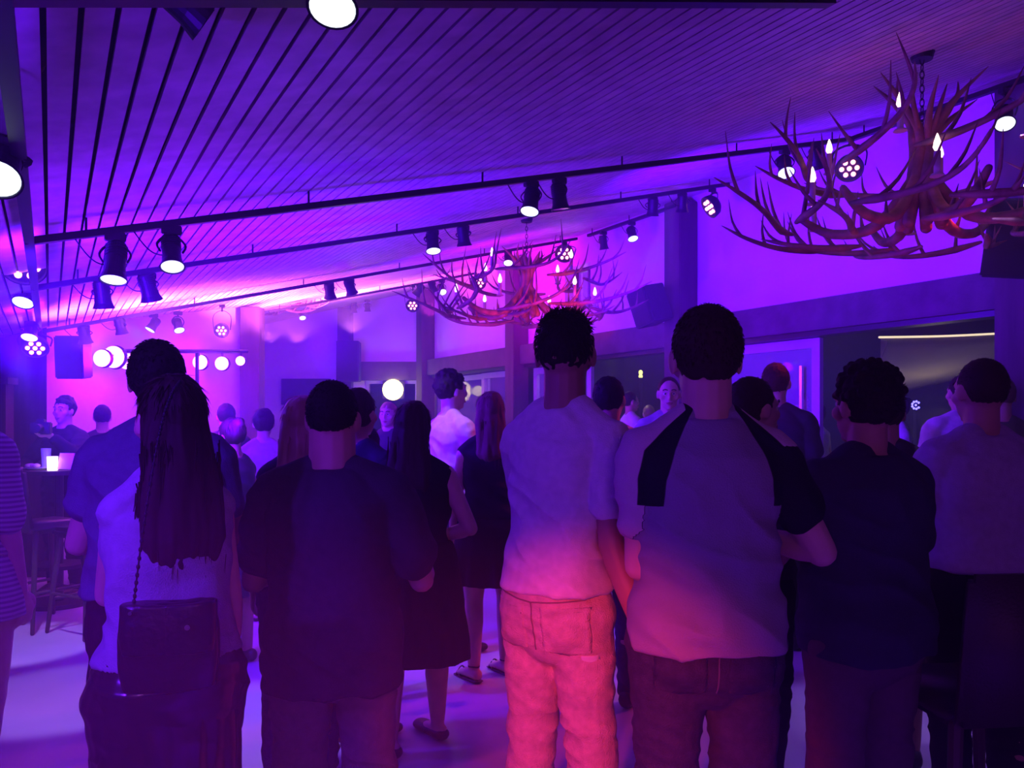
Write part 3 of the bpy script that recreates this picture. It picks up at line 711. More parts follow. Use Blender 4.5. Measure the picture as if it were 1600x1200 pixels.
chandelier(c3, 0.70, 21, 'far antler chandelier, a dark outline against the glowing ceiling', ceil=ceil_z(S3 * c3.x + 0.5 * c3.y), stem_h=0.22, ring_h=0.12)

# ================================================================== SPEAKERS, LIGHT BAR, FLOOD LAMP, SCREEN
def speaker(c, size, rot, lab, bracket=None):
    t = empty('loudspeaker', c); t.rotation_euler = rot
    w, d, h = size
    bm = bmesh.new(); box(bm, (-w / 2, -d / 2, -h / 2), (w / 2, d / 2, h / 2), None, 0.012); obj('cabinet', bm, M['blackpl'], t)
    bm = bmesh.new(); box(bm, (-w * 0.45, -d / 2 - 0.012, -h * 0.46), (w * 0.45, -d / 2 + 0.005, h * 0.46), None, 0.005); obj('grille', bm, M['grille'], t)
    if bracket:
        bm = bmesh.new(); tube(bm, [Vector((0, d / 2 - 0.01, 0)), Vector((0, d / 2 + 0.08, 0.0)), Vector(bracket)], [0.014] * 3, 8, 3); obj('bracket', bm, M['black'], t)
    tag(t, lab, 'loudspeaker'); return t
c = P(5.62, 6.75); c.z = at(0, 478, c.y).z
speaker(c, (0.30, 0.30, 0.40), (R(12), R(-12), R(-60)), 'tilted black loudspeaker on the wall post right of the middle chandelier', (0.02, 0.30, 0.02))
c = Vector((gx(545, 14.4), 14.4, at(0, 565, 14.4).z)); speaker(c, (0.40, 0.36, 0.72), (0, 0, R(4)), 'upright black loudspeaker on the far wall post left of the yellow lamp', (0, 0.26, 0.0))
c = at(115, 558, 7.55); speaker(c, (0.25, 0.24, 0.40), (R(6), 0, R(8)), 'dark loudspeaker on the magenta wall left of the glaring light bar', (0, 0.30, 0.0))
c = at(1590, 372, 4.9); speaker(c, (0.30, 0.30, 0.46), (R(14), R(10), R(-40)), 'black loudspeaker below the big chandelier at the right edge', (0.0, 0.9, 0.12))
# light bar on a T stand
t = empty('light_bar_stand', (gx(330, 9.0), 9.0, 0)); tag(t, 'tall T-shaped stand with a bar of glaring pink lamps by the magenta wall', 'light stand')
B0 = at(195, 549, 8.05); B1 = at(386, 549, 9.55)
base = Vector(t.location)
bm = bmesh.new(); cyl(bm, B0 - base, B1 - base, 0.022, seg=10); obj('crossbar', bm, M['black'], t)
mid = (B0 * 0.45 + B1 * 0.55) - base
mid2 = Vector((mid.x, mid.y, 0))
bm = bmesh.new(); cyl(bm, mid2, mid, 0.02, seg=10); obj('pole', bm, M['black'], t)
for a in (0, 120, 240):
    bm = bmesh.new(); tube(bm, [mid2 + Vector((0, 0, 0.6)), mid2 + Vector((0.5 * math.cos(R(a)), 0.35 * math.sin(R(a)), 0.015))], [0.012, 0.012], 8, 2); obj('leg', bm, M['black'], t)
for x, y, Y, r_ in ((160, 560, 7.95, 0.085), (178, 558, 8.05, 0.11), (200, 562, 8.15, 0.10), (222, 562, 8.3, 0.08), (313, 566, 8.95, 0.082), (347, 568, 9.2, 0.078), (376, 564, 9.45, 0.055)):
    p = at(x, y, Y) - base
    bm = bmesh.new(); ell(bm, p + Vector((0, 0.03, 0)), (r_ * 1.12, 0.05, r_ * 1.12)); 
    k = obj('lamp_housing', bm, M['black'], t, True)
    bm = bmesh.new(); ell(bm, p - Vector((0, 0.012, 0)), (r_, 0.035, r_)); obj('lamp', bm, M['barlamp'], k, True)
    bm = bmesh.new()
    w_ = p.x - (B0 - base).x; q = (B0 - base) + (B1 - B0) * max(0.0, min(1.0, w_ / (B1 - B0).x)); cyl(bm, p + Vector((0, 0.03, 0)), q, 0.01, seg=8); obj('hook', bm, M['black'], k)
# yellow flood lamp
c = at(614, 609, 14.72); t = empty('flood_lamp', c); tag(t, 'glaring yellow flood lamp in the far opening', 'lamp')
bm = bmesh.new(); ell(bm, (0, 0, 0), (0.19, 0.05, 0.19)); obj('lens', bm, M['yellow'], t, True)
bm = bmesh.new(); box(bm, (-0.20, 0.03, -0.17), (0.20, 0.12, 0.17), None, 0.01); obj('housing', bm, M['blackpl'], t)
bm = bmesh.new(); cyl(bm, (0, 0.08, 0.15), (0, 0.08, at(0, 0, 1).z * 0 + (2.22 - c.z)), 0.015, seg=8); obj('bracket', bm, M['black'], t)
# wall screen
c = at(478, 612, 14.8); t = empty('wall_screen', c); tag(t, 'dark flat screen on the far wall behind the blond woman', 'screen')
bm = bmesh.new(); box(bm, (-0.45, -0.03, -0.24), (0.45, 0.1, 0.24), None, 0.008); obj('bezel', bm, M['blackpl'], t)
bm = bmesh.new(); box(bm, (-0.43, -0.036, -0.22), (0.43, -0.028, 0.22)); obj('display', bm, M['black'], t)

# ================================================================== BAR TABLE, CHAIRS
def bar_chair(loc, rz, lab, seat_z=0.74, w=0.42):
    t = empty('bar_chair', loc, rz); tag(t, lab, 'chair')
    bm = bmesh.new(); box(bm, (-w / 2, -0.2, seat_z - 0.07), (w / 2, 0.22, seat_z), None, 0.025); obj('seat', bm, M['leather'], t, True)
    bm = bmesh.new(); T = Matrix.Translation((0, -0.215, seat_z - 0.05)) @ Matrix.Rotation(R(7), 4, 'X')
    box(bm, (-w / 2, -0.03, 0), (w / 2, 0.03, 0.44), T, 0.022); obj('backrest', bm, M['leather'], t, True)
    for sx in (-1, 1):
        for sy in (-1, 1):
            bm = bmesh.new()
            tube(bm, [(sx * (w / 2 - 0.04), sy * 0.16, seat_z - 0.06), (sx * (w / 2 + 0.02), sy * 0.22, 0.0 + 0.012)], [0.021, 0.014], 8, 2); obj('leg', bm, M['woodchair'], t)
    for s in (-1, 1):
        bm = bmesh.new(); cyl(bm, (s * (w / 2), -0.2, 0.28), (s * (w / 2), 0.2, 0.28), 0.011, seg=8); obj('stretcher', bm, M['woodchair'], t)
    bm = bmesh.new(); cyl(bm, (-w / 2, 0.195, 0.24), (w / 2, 0.195, 0.24), 0.011, seg=8); obj('stretcher', bm, M['woodchair'], t)
    return t
bar_chair((gx(68, 5.85), 5.85, 0), R(-28), 'dark leather bar chair beside the round table at the left', 0.76)
bar_chair((gx(152, 5.7), 5.7, 0), R(60), 'dark bar chair half hidden behind the man and the woman with the shoulder bag', 0.74)
bar_chair((1.40, 2.46, 0), R(6), 'dark brown bar chair in the right foreground corner', 0.69, 0.38)
TX, TY = gx(92, 6.5), 6.5
t = empty('bar_table', (TX, TY, 0)); tag(t, 'dark round bar table by the left wall with a candle on it', 'table')
bm = bmesh.new(); cyl(bm, (0, 0, 1.06), (0, 0, 1.095), 0.31, seg=40); obj('table_top', bm, M['woodchair'], t)
bm = bmesh.new(); cyl(bm, (0, 0, 0.02), (0, 0, 1.06), 0.035, seg=16); obj('pedestal', bm, M['black'], t)
bm = bmesh.new(); cyl(bm, (0, 0, 0), (0, 0, 0.03), 0.26, 0.24, 32); obj('base', bm, M['black'], t)
bm = bmesh.new(); cyl(bm, (0, 0, 0.30), (0, 0, 0.33), 0.20, seg=32); obj('foot_shelf', bm, M['black'], t)
def top_at(x, dy): return Vector((gx(x, TY + dy), TY + dy, 1.095))
c = top_at(82, -0.18); t = empty('candle_glass', c); tag(t, 'pale lit candle glass on the round bar table', 'candle')
bm = bmesh.new(); cyl(bm, (0, 0, 0.001), (0, 0, 0.11), 0.036, 0.040, 20); obj('glass', bm, M['candleflame'], t)
c = top_at(72, -0.05); t = empty('cocktail_glass', c); tag(t, 'clear tall glass behind the candle on the bar table', 'glass')
bm = bmesh.new(); cyl(bm, (0, 0, 0.001), (0, 0, 0.17), 0.03, 0.038, 20); obj('bowl', bm, M['tumbler'], t)
c = top_at(58, -0.1); t = empty('snack_plate', c); tag(t, 'small plate of food left of the candle', 'plate')
bm = bmesh.new(); cyl(bm, (0, 0, 0.001), (0, 0, 0.018), 0.06, 0.10, 24); obj('plate', bm, M['plate'], t)
for k in range(6):
    bm = bmesh.new(); ell(bm, (random.uniform(-.05, .05), random.uniform(-.05, .05), 0.035), (0.03, 0.022, 0.018), None, 10, 8); obj('food', bm, M['menu'], t, True)
c = top_at(106, -0.15); t = empty('menu_stand', c, R(-10)); tag(t, 'reddish folded menu card standing right of the candle', 'menu')
bm = bmesh.new(); box(bm, (-0.065, -0.04, 0.001), (0.065, -0.032, 0.13), Matrix.Rotation(R(-14), 4, 'X')); box(bm, (-0.065, 0.032, 0.001), (0.065, 0.04, 0.13), Matrix.Rotation(R(14), 4, 'X')); obj('card', bm, M['menu'], t)
# ================================================================== PEOPLE
MALE = [(.80, .13, .10, 0), (.88, .157, .116, -.005), (.95, .158, .118, -.01), (1.03, .150, .106, 0), (1.12, .150, .104, .0), (1.22, .160, .112, 0), (1.32, .172, .118, 0), (1.39, .165, .108, -.005), (1.44, .120, .085, -.01), (1.48, .072, .062, -.012)]
FEM = [(.80, .13, .10, 0), (.88, .176, .120, -.008), (.95, .172, .122, -.012), (1.03, .148, .100, 0), (1.10, .130, .090, .0), (1.20, .140, .100, .005), (1.29, .152, .118, .012), (1.38, .150, .098, 0), (1.44, .105, .075, -.008), (1.48, .060, .055, -.012)]
def interp(tab, z):
    if z <= tab[0][0]: return tab[0][1:]
    for a, b in zip(tab, tab[1:]):
        if z <= b[0]:
            t = (z - a[0]) / (b[0] - a[0]); return tuple(p + (q - p) * t for p, q in zip(a[1:], b[1:]))
    return tab[-1][1:]
def raglan_mat():
    m = cloth('grey and black raglan cotton', (.34, .33, .36)); nt = m.node_tree; b = nt.nodes['Principled BSDF']
    a = nt.nodes.new('ShaderNodeAttribute'); a.attribute_name = 'seam'
    mr = nt.nodes.new('ShaderNodeMapRange'); mr.inputs[1].default_value = -1; mr.inputs[2].default_value = 3
    r = nt.nodes.new('ShaderNodeValToRGB'); e = r.color_ramp.elements
    e[0].position = 0.245; e[0].color = (.30, .29, .33, 1); e[1].position = 0.255; e[1].color = (.010, .010, .02, 1)
    n1 = e.new(.495); n1.color = (.010, .010, .02, 1); n2 = e.new(.505); n2.color = (.62, .52, .50, 1)
    nt.links.new(a.outputs['Fac'], mr.inputs[0]); nt.links.new(mr.outputs[0], r.inputs[0]); nt.links.new(r.outputs[0], b.inputs['Base Color'])
    return m
def hand(bm, w, d, n, side, curl, s):
    """w wrist, d towards the fingers, n palm normal, side = direction of the thumb"""
    d = d.normalized(); n = (n - d * n.dot(d)).normalized(); t = (side - d * side.dot(d) - n * side.dot(n)).normalized()
    tube(bm, [w - d * .02 * s, w + d * .03 * s, w + d * .085 * s], [(.026 * s, .017 * s), (.036 * s, .015 * s), (.040 * s, .012 * s)], 12, 3, ref=t)
    for off, L, c in ((.030, .070, 0), (.010, .080, .05), (-.011, .075, .1), (-.031, .058, .16)):
        p = w + d * .083 * s + t * off * s; q = d.copy(); pts = [p - d * .02 * s, p]
        for k, f in enumerate((.45, .30, .25)):
            a = (curl + c) * (0.55 + 0.45 * k)
            q = (q * math.cos(a) + n * math.sin(a)).normalized(); n2 = n
            p = p + q * L * f * s; pts.append(p)
        tube(bm, pts, [.0095 * s, .0095 * s, .0088 * s, .0080 * s, .0068 * s], 8, 2)
    p = w + d * .022 * s + t * .028 * s
    q = (t * .75 + d * .75 + n * .25).normalized()
    tube(bm, [p - t * .01 * s, p + q * .035 * s, p + (q * .6 + d * .5).normalized() * .066 * s, p + (q * .35 + d * .75 + n * .2).normalized() * .088 * s], [.013 * s, .0115 * s, .0095 * s, .0075 * s], 8, 2)
def strands(bm, c, rx, ry, rz, n, L, r, rnd, Rm, zmin=-0.5, zmax=1.0, front=False, lift=0.35, down=0.8, base=0.0022):
    for _ in range(n):
        while True:
            v = Vector((rnd.gauss(0, 1), rnd.gauss(0, 1), rnd.gauss(0, 1))).normalized()
            if v.z < zmin or v.z > zmax: continue
            if not front and v.y > 0.35 and v.z < 0.45: continue
            break
        p = Vector((v.x * rx, v.y * ry, v.z * rz)); nn = Vector((v.x / rx, v.y / ry, v.z / rz)).normalized()
        dd = Vector((rnd.uniform(-.3, .3), rnd.uniform(-.3, .2), -down))
        dd = (dd - nn * dd.dot(nn)).normalized() if abs(down) > 0.01 else Vector((rnd.uniform(-1, 1), rnd.uniform(-1, 1), rnd.uniform(-1, 1))).normalized()
        l = L * rnd.uniform(0.6, 1.15)
        a = p - nn * .004; b = p + nn * l * lift * .6 + dd * l * .5; e = p + nn * l * lift + dd * l
        P3 = [Rm @ q + c for q in (a, b, e)]
        t0 = (P3[1] - P3[0]).normalized().orthogonal().normalized() * base; t1 = (P3[1] - P3[0]).normalized().cross(t0)
        ra = [bm.verts.new(P3[0] + t0 * math.cos(w) + t1 * math.sin(w)) for w in (0, 2.09, 4.19)]
        rb = [bm.verts.new(P3[1] + (t0 * math.cos(w) + t1 * math.sin(w)) * .8) for w in (0, 2.09, 4.19)]
        ev = bm.verts.new(P3[2])
        for k in range(3):
            bm.faces.new((ra[k], ra[(k + 1) % 3], rb[(k + 1) % 3], rb[k])); bm.faces.new((rb[k], rb[(k + 1) % 3], ev))
def person(x, Y, top, face, skin=0, fem=False, build=1.0, near=1, arms=None, legs=None, head=(0, 0, 0), lean=(0, 0), clothes=(), hair=('short', None), shoes='black', label='', group=None, dx=0.0, neck=1.0, sh=1.0, hd=1.0):
    """x picture column of the head, Y depth, top = picture row of the crown: they give the place on the floor and the height"""
    H = 1.5 + (655 - top) / 1250 * Y
    s = H / 1.75; rnd = random.Random(int(x * 7 + Y * 31))
    tab = FEM if fem else MALE
    B = build
    vox = {2: .0048, 1: .0085, 0: .012}[near]
    def T(z):
        w, d, yo = interp(tab, z); return w * B, d * (0.5 + 0.5 * B), yo
    LX, LY = lean
    def lp(v):                 # lean the upper body
        v = Vector(v); k = max(0, (v.z - .95) / .8); return Vector((v.x + LX * k, v.y + LY * k, v.z)) * s
    Rz, Rp, Rr = head
    Rm = Matrix.Rotation(R(Rz), 3, 'Z') @ Matrix.Rotation(R(Rp), 3, 'X') @ Matrix.Rotation(R(Rr), 3, 'Y')
    nb = lp((0, -.012, 1.50)); hc0 = Vector((0, .012, .14)) * s
    hc = nb + Rm @ hc0
    def hp(v): return hc + Rm @ (Vector(v) * s * hd)
    shx = (.148 if fem else .166) * (0.35 + 0.65 * B) * sh
    A = dict(l=((-.22, .05, -1), (-.05, .35, -.9), 'in'), r=((.22, .05, -1), (.05, .35, -.9), 'in'))
    if arms: A.update(arms)
    arm = {}
    for k, sg in (('l', -1), ('r', 1)):
        up, fo, _ = A[k][:3]
        up = Vector(up).normalized(); fo = Vector(fo).normalized()
        S = lp((sg * shx, -.005, 1.395)); E = S + up * .295 * s; Wr = E + fo * .255 * s
        arm[k] = (S, E, Wr, up, fo, A[k][3] if len(A[k]) > 3 else 0.35, sg)
    Lg = legs or ((-.11, 0, 0), (.11, 0, 0))
    leg = []
    for k, sg in enumerate((-1, 1)):
        fx, fy, ft = Lg[k]
        hip = Vector((sg * .092 * B, 0, .90)); ank = Vector((fx, fy - .02, .085)); kn = (hip + ank) / 2 + Vector((0, .025, .0)); kn.z = .49
        leg.append((hip * s, kn * s, ank * s, R(ft)))
    ar = (.88 if fem else 1.0) * (0.4 + 0.6 * B)
    # ---- body, one continuous surface
    bm = bmesh.new()
    loft(bm, [(lp((0, 0, z)).x, lp((0, 0, z)).y + T(z)[2] * s, z * s, T(z)[0] * s, T(z)[1] * s) for z in (.83, .85, .88, .92, .97, 1.03, 1.08, 1.13, 1.19, 1.26, 1.32, 1.37, 1.41, 1.44, 1.48)], 28)
    nr = (.050 if fem else .060) * neck
    tube(bm, [lp((0, -.015, 1.42)), nb, hp((0, -.012, -.03))], [nr * 1.15 * s, nr * s, nr * .98 * s], 14, 3)
    for sg in (-1, 1):
        tube(bm, [lp((sg * .03, -.014, 1.485)), lp((sg * shx * .55, -.014, 1.446)), lp((sg * shx * .95, -.008, 1.400))], [.042 * s, .042 * s, .046 * s * ar], 10, 3)
    for k in ('l', 'r'):
        S, E, Wr, up, fo, curl, sg = arm[k]
        S0 = lp((sg * shx * .55, -.005, 1.39))
        tube(bm, [S0, S, S + (E - S) * .35, E], [.054 * s * ar, .053 * s * ar, .048 * s * ar, .039 * s * ar], 14, 4)
        tube(bm, [E - up * .02 * s, E + fo * .06 * s, Wr], [(.040 * s * ar,) * 2, (.042 * s * ar, .038 * s * ar), (.028 * s, .022 * s)], 14, 4)
        inn = Vector((-sg, 0, 0)); nrm = inn if abs(fo.z) > 0.6 else Vector((-sg * .5, 0, -.8))
        if near >= 1:
            hand(bm, Wr, fo, nrm, Vector((0, 1, 0)) if abs(fo.z) > 0.6 else Vector((0, 0, 1)), curl, s * (.92 if fem else 1.02) * (1.0 if near == 2 else 1.08))
        else:
            hand(bm, Wr, fo, nrm, Vector((0, 1, 0)) if abs(fo.z) > 0.6 else Vector((0, 0, 1)), curl, s * 1.15)
    lr = 0.35 + 0.65 * B
    for hip, kn, ank, ft in leg:
        mid = (hip + kn) / 2
        cf = kn + (ank - kn) * .32 + Vector((0, -.014 * s, 0))
        tube(bm, [hip, mid, kn, cf, ank], [.092 * s * lr, .080 * s * lr, .055 * s * lr, .055 * s * lr, .036 * s], 16, 4)
        fd = Vector((math.sin(ft), math.cos(ft), 0))
        tube(bm, [ank + Vector((0, 0, -.035 * s)) - fd * .035 * s, ank + fd * .06 * s + Vector((0, 0, -.040 * s)), ank + fd * .15 * s + Vector((0, 0, -.060 * s))], [(.033 * s, .036 * s), (.040 * s, .030 * s), (.040 * s, .016 * s)], 12, 4, ref=Vector((fd.y, -fd.x, 0)))
    # head
    RR = Rm
    hs_ = s * hd
    ell(bm, hp((0, -.012, .012)), (.076 * hs_, .094 * hs_, .098 * hs_), RR, 24, 18)
    ell(bm, hp((0, .022, -.055)), (.058 * hs_, .066 * hs_, .068 * hs_), RR, 20, 14)
    ell(bm, hp((0, .060, -.100)), (.026 * hs_, .024 * hs_, .020 * hs_), RR, 12, 10)
    tube(bm, [hp((-.040, .066, .020)), hp((0, .086, .022)), hp((.040, .066, .020))], [.013 * hs_] * 3, 8, 3)
    tube(bm, [hp((0, .082, .012)), hp((0, .102, -.022)), hp((0, .094, -.034))], [.009 * hs_, .0125 * hs_, .010 * hs_], 8, 3)
    ell(bm, hp((0, .083, -.067)), (.022 * hs_, .010 * hs_, .010 * hs_), RR, 10, 8)
    for sg in (-1, 1):
        ell(bm, hp((sg * .046, .048, -.028)), (.024 * hs_, .030 * hs_, .024 * hs_), RR, 10, 8)
        ell(bm, hp((sg * .080, -.006, -.014)), (.010 * hs_, .020 * hs_, .032 * hs_), RR @ Matrix.Rotation(R(-sg * 12), 3, 'Z'), 10, 8)
    me = bake(bm, vox, 2 if near else 1, 0.45)
    b = link('person', me, SK[skin], None, True)
    b.location = (gx(x, Y) + dx, Y, 0); b.rotation_euler.z = R(face)
    tag(b, label, 'person', group)
    # face details
    for sg in (-1, 1):
        bm = bmesh.new(); ell(bm, hp((sg * .030, .069, .000)), (.0125 * hs_,) * 3, RR, 12, 10)
        e = obj('eye', bm, M['eyew'], b, True)
        bm = bmesh.new(); ell(bm, hp((sg * .030, .0775, .000)), (.0062 * hs_,) * 3, RR, 10, 8); obj('iris', bm, HB, e, True)
        bm = bmesh.new(); tube(bm, [hp((sg * .046, .076, .025)), hp((sg * .030, .087, .031)), hp((sg * .014, .091, .026))], [(.003 * hs_, .004 * hs_)] * 3, 6, 3); obj('eyebrow', bm, HD, b, True)
    bm = bmesh.new(); tube(bm, [hp((-.022, .086, -.066)), hp((0, .094, -.064)), hp((.022, .086, -.066))], [.003 * hs_, .0055 * hs_, .003 * hs_], 8, 3)
    tube(bm, [hp((-.018, .086, -.071)), hp((0, .094, -.074)), hp((.018, .086, -.071))], [.003 * hs_, .006 * hs_, .003 * hs_], 8, 3); obj('mouth', bm, M['lip'], b, True)
    # ---- clothes
    def rumple(me, amp, zf, zl=None, seed=0):
        of = Vector((seed * 3.1, seed * 1.7, seed * .9))
        nrm_ = [v.normal.copy() for v in me.vertices]
        for v, n_ in zip(me.vertices, nrm_):
            c_ = v.co
            q = Vector((c_.x * 5, c_.y * 5, c_.z * zf + c_.x * 6)) + of
            a = noise.noise(q); a = (1 - abs(a) * 2.2)
            k = 1.0 if zl is None else max(0.15, min(1.0, zl(c_.z / s)))
            v.co = c_ + n_ * (a * amp * k + noise.noise(c_ * 14 + of) * amp * .5)
    def sleeve(bm, frac, extra, fore=0.0):
        for k in ('l', 'r'):
            S, E, Wr, up, fo, curl, sg = arm[k]
            S0 = lp((sg * shx * .5, -.005, 1.385))
            pts = [S0, S, S + (E - S) * min(frac, 1) * .6, S + (E - S) * min(frac, 1)]
            tube(bm, pts, [(.058 * ar + extra) * s, (.056 * ar + extra) * s, (.056 * ar + extra) * s, ((.052 if frac < .9 else .046) * ar + extra) * s], 16, 4)
            if fore: tube(bm, [E - up * .02 * s, E + fo * .06 * s, E + (Wr - E) * fore], [(.048 * ar + extra) * s, (.048 * ar + extra) * s, (.036 + extra) * s], 14, 4)
    for ci, it in enumerate(clothes):
        kind, m = it[0], CL[it[1]] if isinstance(it[1], str) else it[1]
        if kind in ('tee', 'top'):
            hem, sl_, ex = it[2], it[3], it[4] if len(it) > 4 else .014
            fore = it[5] if len(it) > 5 else 0
            bm = bmesh.new(); rings = []
            zs = [hem] + [z for z in (.86, .90, .95, 1.0, 1.05, 1.10, 1.16, 1.22, 1.28, 1.33, 1.38, 1.42, 1.45, 1.475) if z > hem + .02]
            base = T(1.30)
            for z in zs:
                w, d, yo = T(max(z, .86))
                if z < 1.2: w = max(w, base[0] * (.86 if fem else .94)); d = max(d, base[1] * .93)
                grow = ex * (1.0 if z > 1.15 else 1.25) + (.010 if z < 1.05 else 0)
                if z > 1.40: grow = ex * .55
                q = lp((0, 0, z)); rings.append((q.x, q.y + yo * s, z * s, (w + grow) * s, (d + grow) * s))
            loft(bm, rings, 36)
            for sg in (-1, 1):
                tube(bm, [lp((sg * .045, -.014, 1.47)), lp((sg * shx * .55, -.014, 1.442)), lp((sg * shx * .97, -.008, 1.396))], [(.040 + ex * .6) * s, (.043 + ex * .6) * s, (.048 * ar + ex * .7) * s], 12, 3)
            if kind == 'tee': sleeve(bm, sl_, ex * .7, fore)
            me = bake(bm, vox * 1.15, 5 if near else 2)
            rumple(me, .0115 * s * min(1, ex / .014 + .2), 12, (lambda z: 1.5 - abs(z - 1.02) * 2.6), ci + x)
            name = 'shirt' if kind == 'tee' else 'top'
            if it[1] == 'raglan':
                pass
            o = link(name, me, m, b, True)
            if len(it) > 6 and it[6] == 'raglan':
                me.materials.clear(); me.materials.append(raglan_mat())
                at_ = me.attributes.new('seam', 'FLOAT', 'POINT')
                for i_, v in enumerate(me.vertices):
                    z = v.co.z / s; ax = abs(v.co.x) / s
                    def pw(tb, z):
                        if z >= tb[0][0]: return tb[0][1]
                        for a_, b_ in zip(tb, tb[1:]):
                            if z >= b_[0]: return a_[1] + (b_[1] - a_[1]) * (a_[0] - z) / (a_[0] - b_[0])
                        return tb[-1][1]
                    g_ = pw(((1.50, .045), (1.46, .070), (1.40, .100), (1.33, .122), (1.22, .132)), z) + (.018 if v.co.x > 0 else 0)
                    wd = pw(((1.50, .018), (1.45, .045), (1.40, .070), (1.30, .062), (1.2, .058)), z)
                    q = (ax - g_) / wd
                    if z < 1.262: q = -1 if ax < .172 + max(0, 1.2 - z) else 2
                    if v.co.x > 0 and z < 1.41: q = min(q, .9)
                    at_.data[i_].value = max(-1.5, min(2.5, q))
        elif kind in ('trousers', 'shorts', 'jeans'):
            end, ex = it[2], it[3] if len(it) > 3 else .016
            bm = bmesh.new()
            loft(bm, [(0, 0, .745 * s, .045 * s, .055 * s), (0, 0, .77 * s, .085 * s, .085 * s)] + [(0, T(z)[2] * s, z * s, (T(z)[0] + ex) * s, (T(z)[1] + ex) * s) for z in (.82, .86, .90, .95, 1.0, 1.03)], 32)
            for sg in (-1, 1): ell(bm, (sg * .075 * B * s, -.055 * s, .885 * s), (.088 * s * lr, .082 * s * lr, .095 * s), None, 18, 14)
            for (hip, kn, ank, ft) in leg:
                pts = [hip]; rad = [(.097 * lr + ex) * s]
                tot = hip.z - ank.z
                def onleg(z):
                    z *= s
                    if z > kn.z: t = (hip.z - z) / (hip.z - kn.z); return hip + (kn - hip) * t
                    t = (kn.z - z) / (kn.z - ank.z); return kn + (ank - kn) * t
                def rl(z):
                    if z > .49: t = (.9 - z) / .41; return .090 * lr * (1 - t) + .056 * lr * t
                    t = min(1, (.49 - z) / .40); return .056 * lr * (1 - t) + .040 * t
                for z in (.78, .66, .56, .49, .40, .30, .20, .12):
                    if z > end + .03: pts.append(onleg(z)); rad.append((rl(z) + ex) * s)
                pts.append(onleg(end)); rad.append((rl(end) + ex * (1.5 if kind == 'shorts' else 1.1)) * s)
                tube(bm, pts, rad, 18, 3)
            me = bake(bm, vox * 1.15, 4 if near else 2)
            rumple(me, .0085 * s, 17, (lambda z: 1.0 if z < .6 else .6), ci + x + 5)
            link(kind if kind != 'jeans' else 'jeans', me, m, b, True)
        elif kind in ('skirt', 'dress'):
            topz, hem, flare, ex = it[2], it[3], it[4], it[5] if len(it) > 5 else .016
            bm = bmesh.new(); rings = []
            n_ = 14
            for i in range(n_ + 1):
                z = hem + (topz - hem) * i / n_
                w, d, yo = T(max(z, .92)) if z < .92 else T(z)
                k = max(0, (.92 - z)) / max(.05, .92 - hem)
                q = lp((0, 0, max(z, .95))); 
                rings.append((q.x, q.y + yo * s, z * s, (w + ex + flare * k) * s, (d + ex + flare * k * .9) * s))
            loft(bm, rings, 40, 2.1)
            if kind == 'dress':
                for sg in (-1, 1):
                    tube(bm, [lp((sg * .055, -.06, 1.40)), lp((sg * .075, -.02, 1.475)), lp((sg * .070, .06, 1.40))], [.026 * s] * 3, 8, 3)
            me = bake(bm, vox * 1.15, 4 if near else 2)
            of = rnd.random() * 9
            for v in me.vertices:
                zz = v.co.z / s
                if zz < .95:
                    a_ = math.atan2(v.co.y, v.co.x); k = min(1, (.95 - zz) / .3)
                    rr = 1 + k * (.030 * math.sin(a_ * 9 + of + zz * 2) + .02 * math.sin(a_ * 17 + of * 2)); v.co.x *= rr; v.co.y *= rr
            rumple(me, .004 * s, 10, None, ci + x)
            link(kind, me, m, b, True)
    # ---- shoes
    if shoes:
        for hip, kn, ank, ft in leg:
            fd = Vector((math.sin(ft), math.cos(ft), 0)); rt = Vector((fd.y, -fd.x, 0))
            bm = bmesh.new()
            if shoes == 'sandal':
                for k_ in range(1):
                    tube(bm, [ank - fd * .055 * s + Vector((0, 0, -.072 * s)), ank + fd * .07 * s + Vector((0, 0, -.076 * s)), ank + fd * .185 * s + Vector((0, 0, -.078 * s))], [(.034 * s, .010 * s), (.042 * s, .008 * s), (.036 * s, .006 * s)], 12, 3, ref=rt)
                tube(bm, [ank + rt * .038 * s + Vector((0, 0, .012 * s)), ank + fd * .040 * s + Vector((0, 0, .012 * s)), ank - rt * .038 * s + Vector((0, 0, .012 * s)), ank - fd * .048 * s + Vector((0, 0, .012 * s)), ank + rt * .038 * s + Vector((0, 0, .012 * s))], [(.005 * s, .008 * s)] * 5, 6, 4, cap=False)
                for q in (.10, .14):
                    tube(bm, [ank + fd * q * s + rt * .042 * s + Vector((0, 0, -.07 * s)), ank + fd * q * s + Vector((0, 0, -.022 * s)), ank + fd * q * s - rt * .042 * s + Vector((0, 0, -.07 * s))], [(.009 * s, .004 * s)] * 3, 6, 4)
            else:
                hgt = .046 if shoes != 'flat' else .032
                tube(bm, [ank + Vector((0, 0, -(.083 - hgt) * s)) - fd * .045 * s, ank + fd * .055 * s + Vector((0, 0, -(.085 - hgt) * s)), ank + fd * .165 * s + Vector((0, 0, -.056 * s)), ank + fd * .19 * s + Vector((0, 0, -.060 * s))], [(.040 * s, hgt * s), (.048 * s, hgt * .95 * s), (.048 * s, .026 * s), (.036 * s, .022 * s)], 14, 4, ref=rt)
            me = bake(bm, .006 if near else .01, 1)
            for v in me.vertices:
                if v.co.z < 0.002: v.co.z = 0.002
            link('shoe' if shoes != 'sandal' else 'sandal', me, CL['white'] if shoes == 'white' else M['leather'], b, True)
    # ---- hair
    hk, hm = hair[0], hair[1] or HB
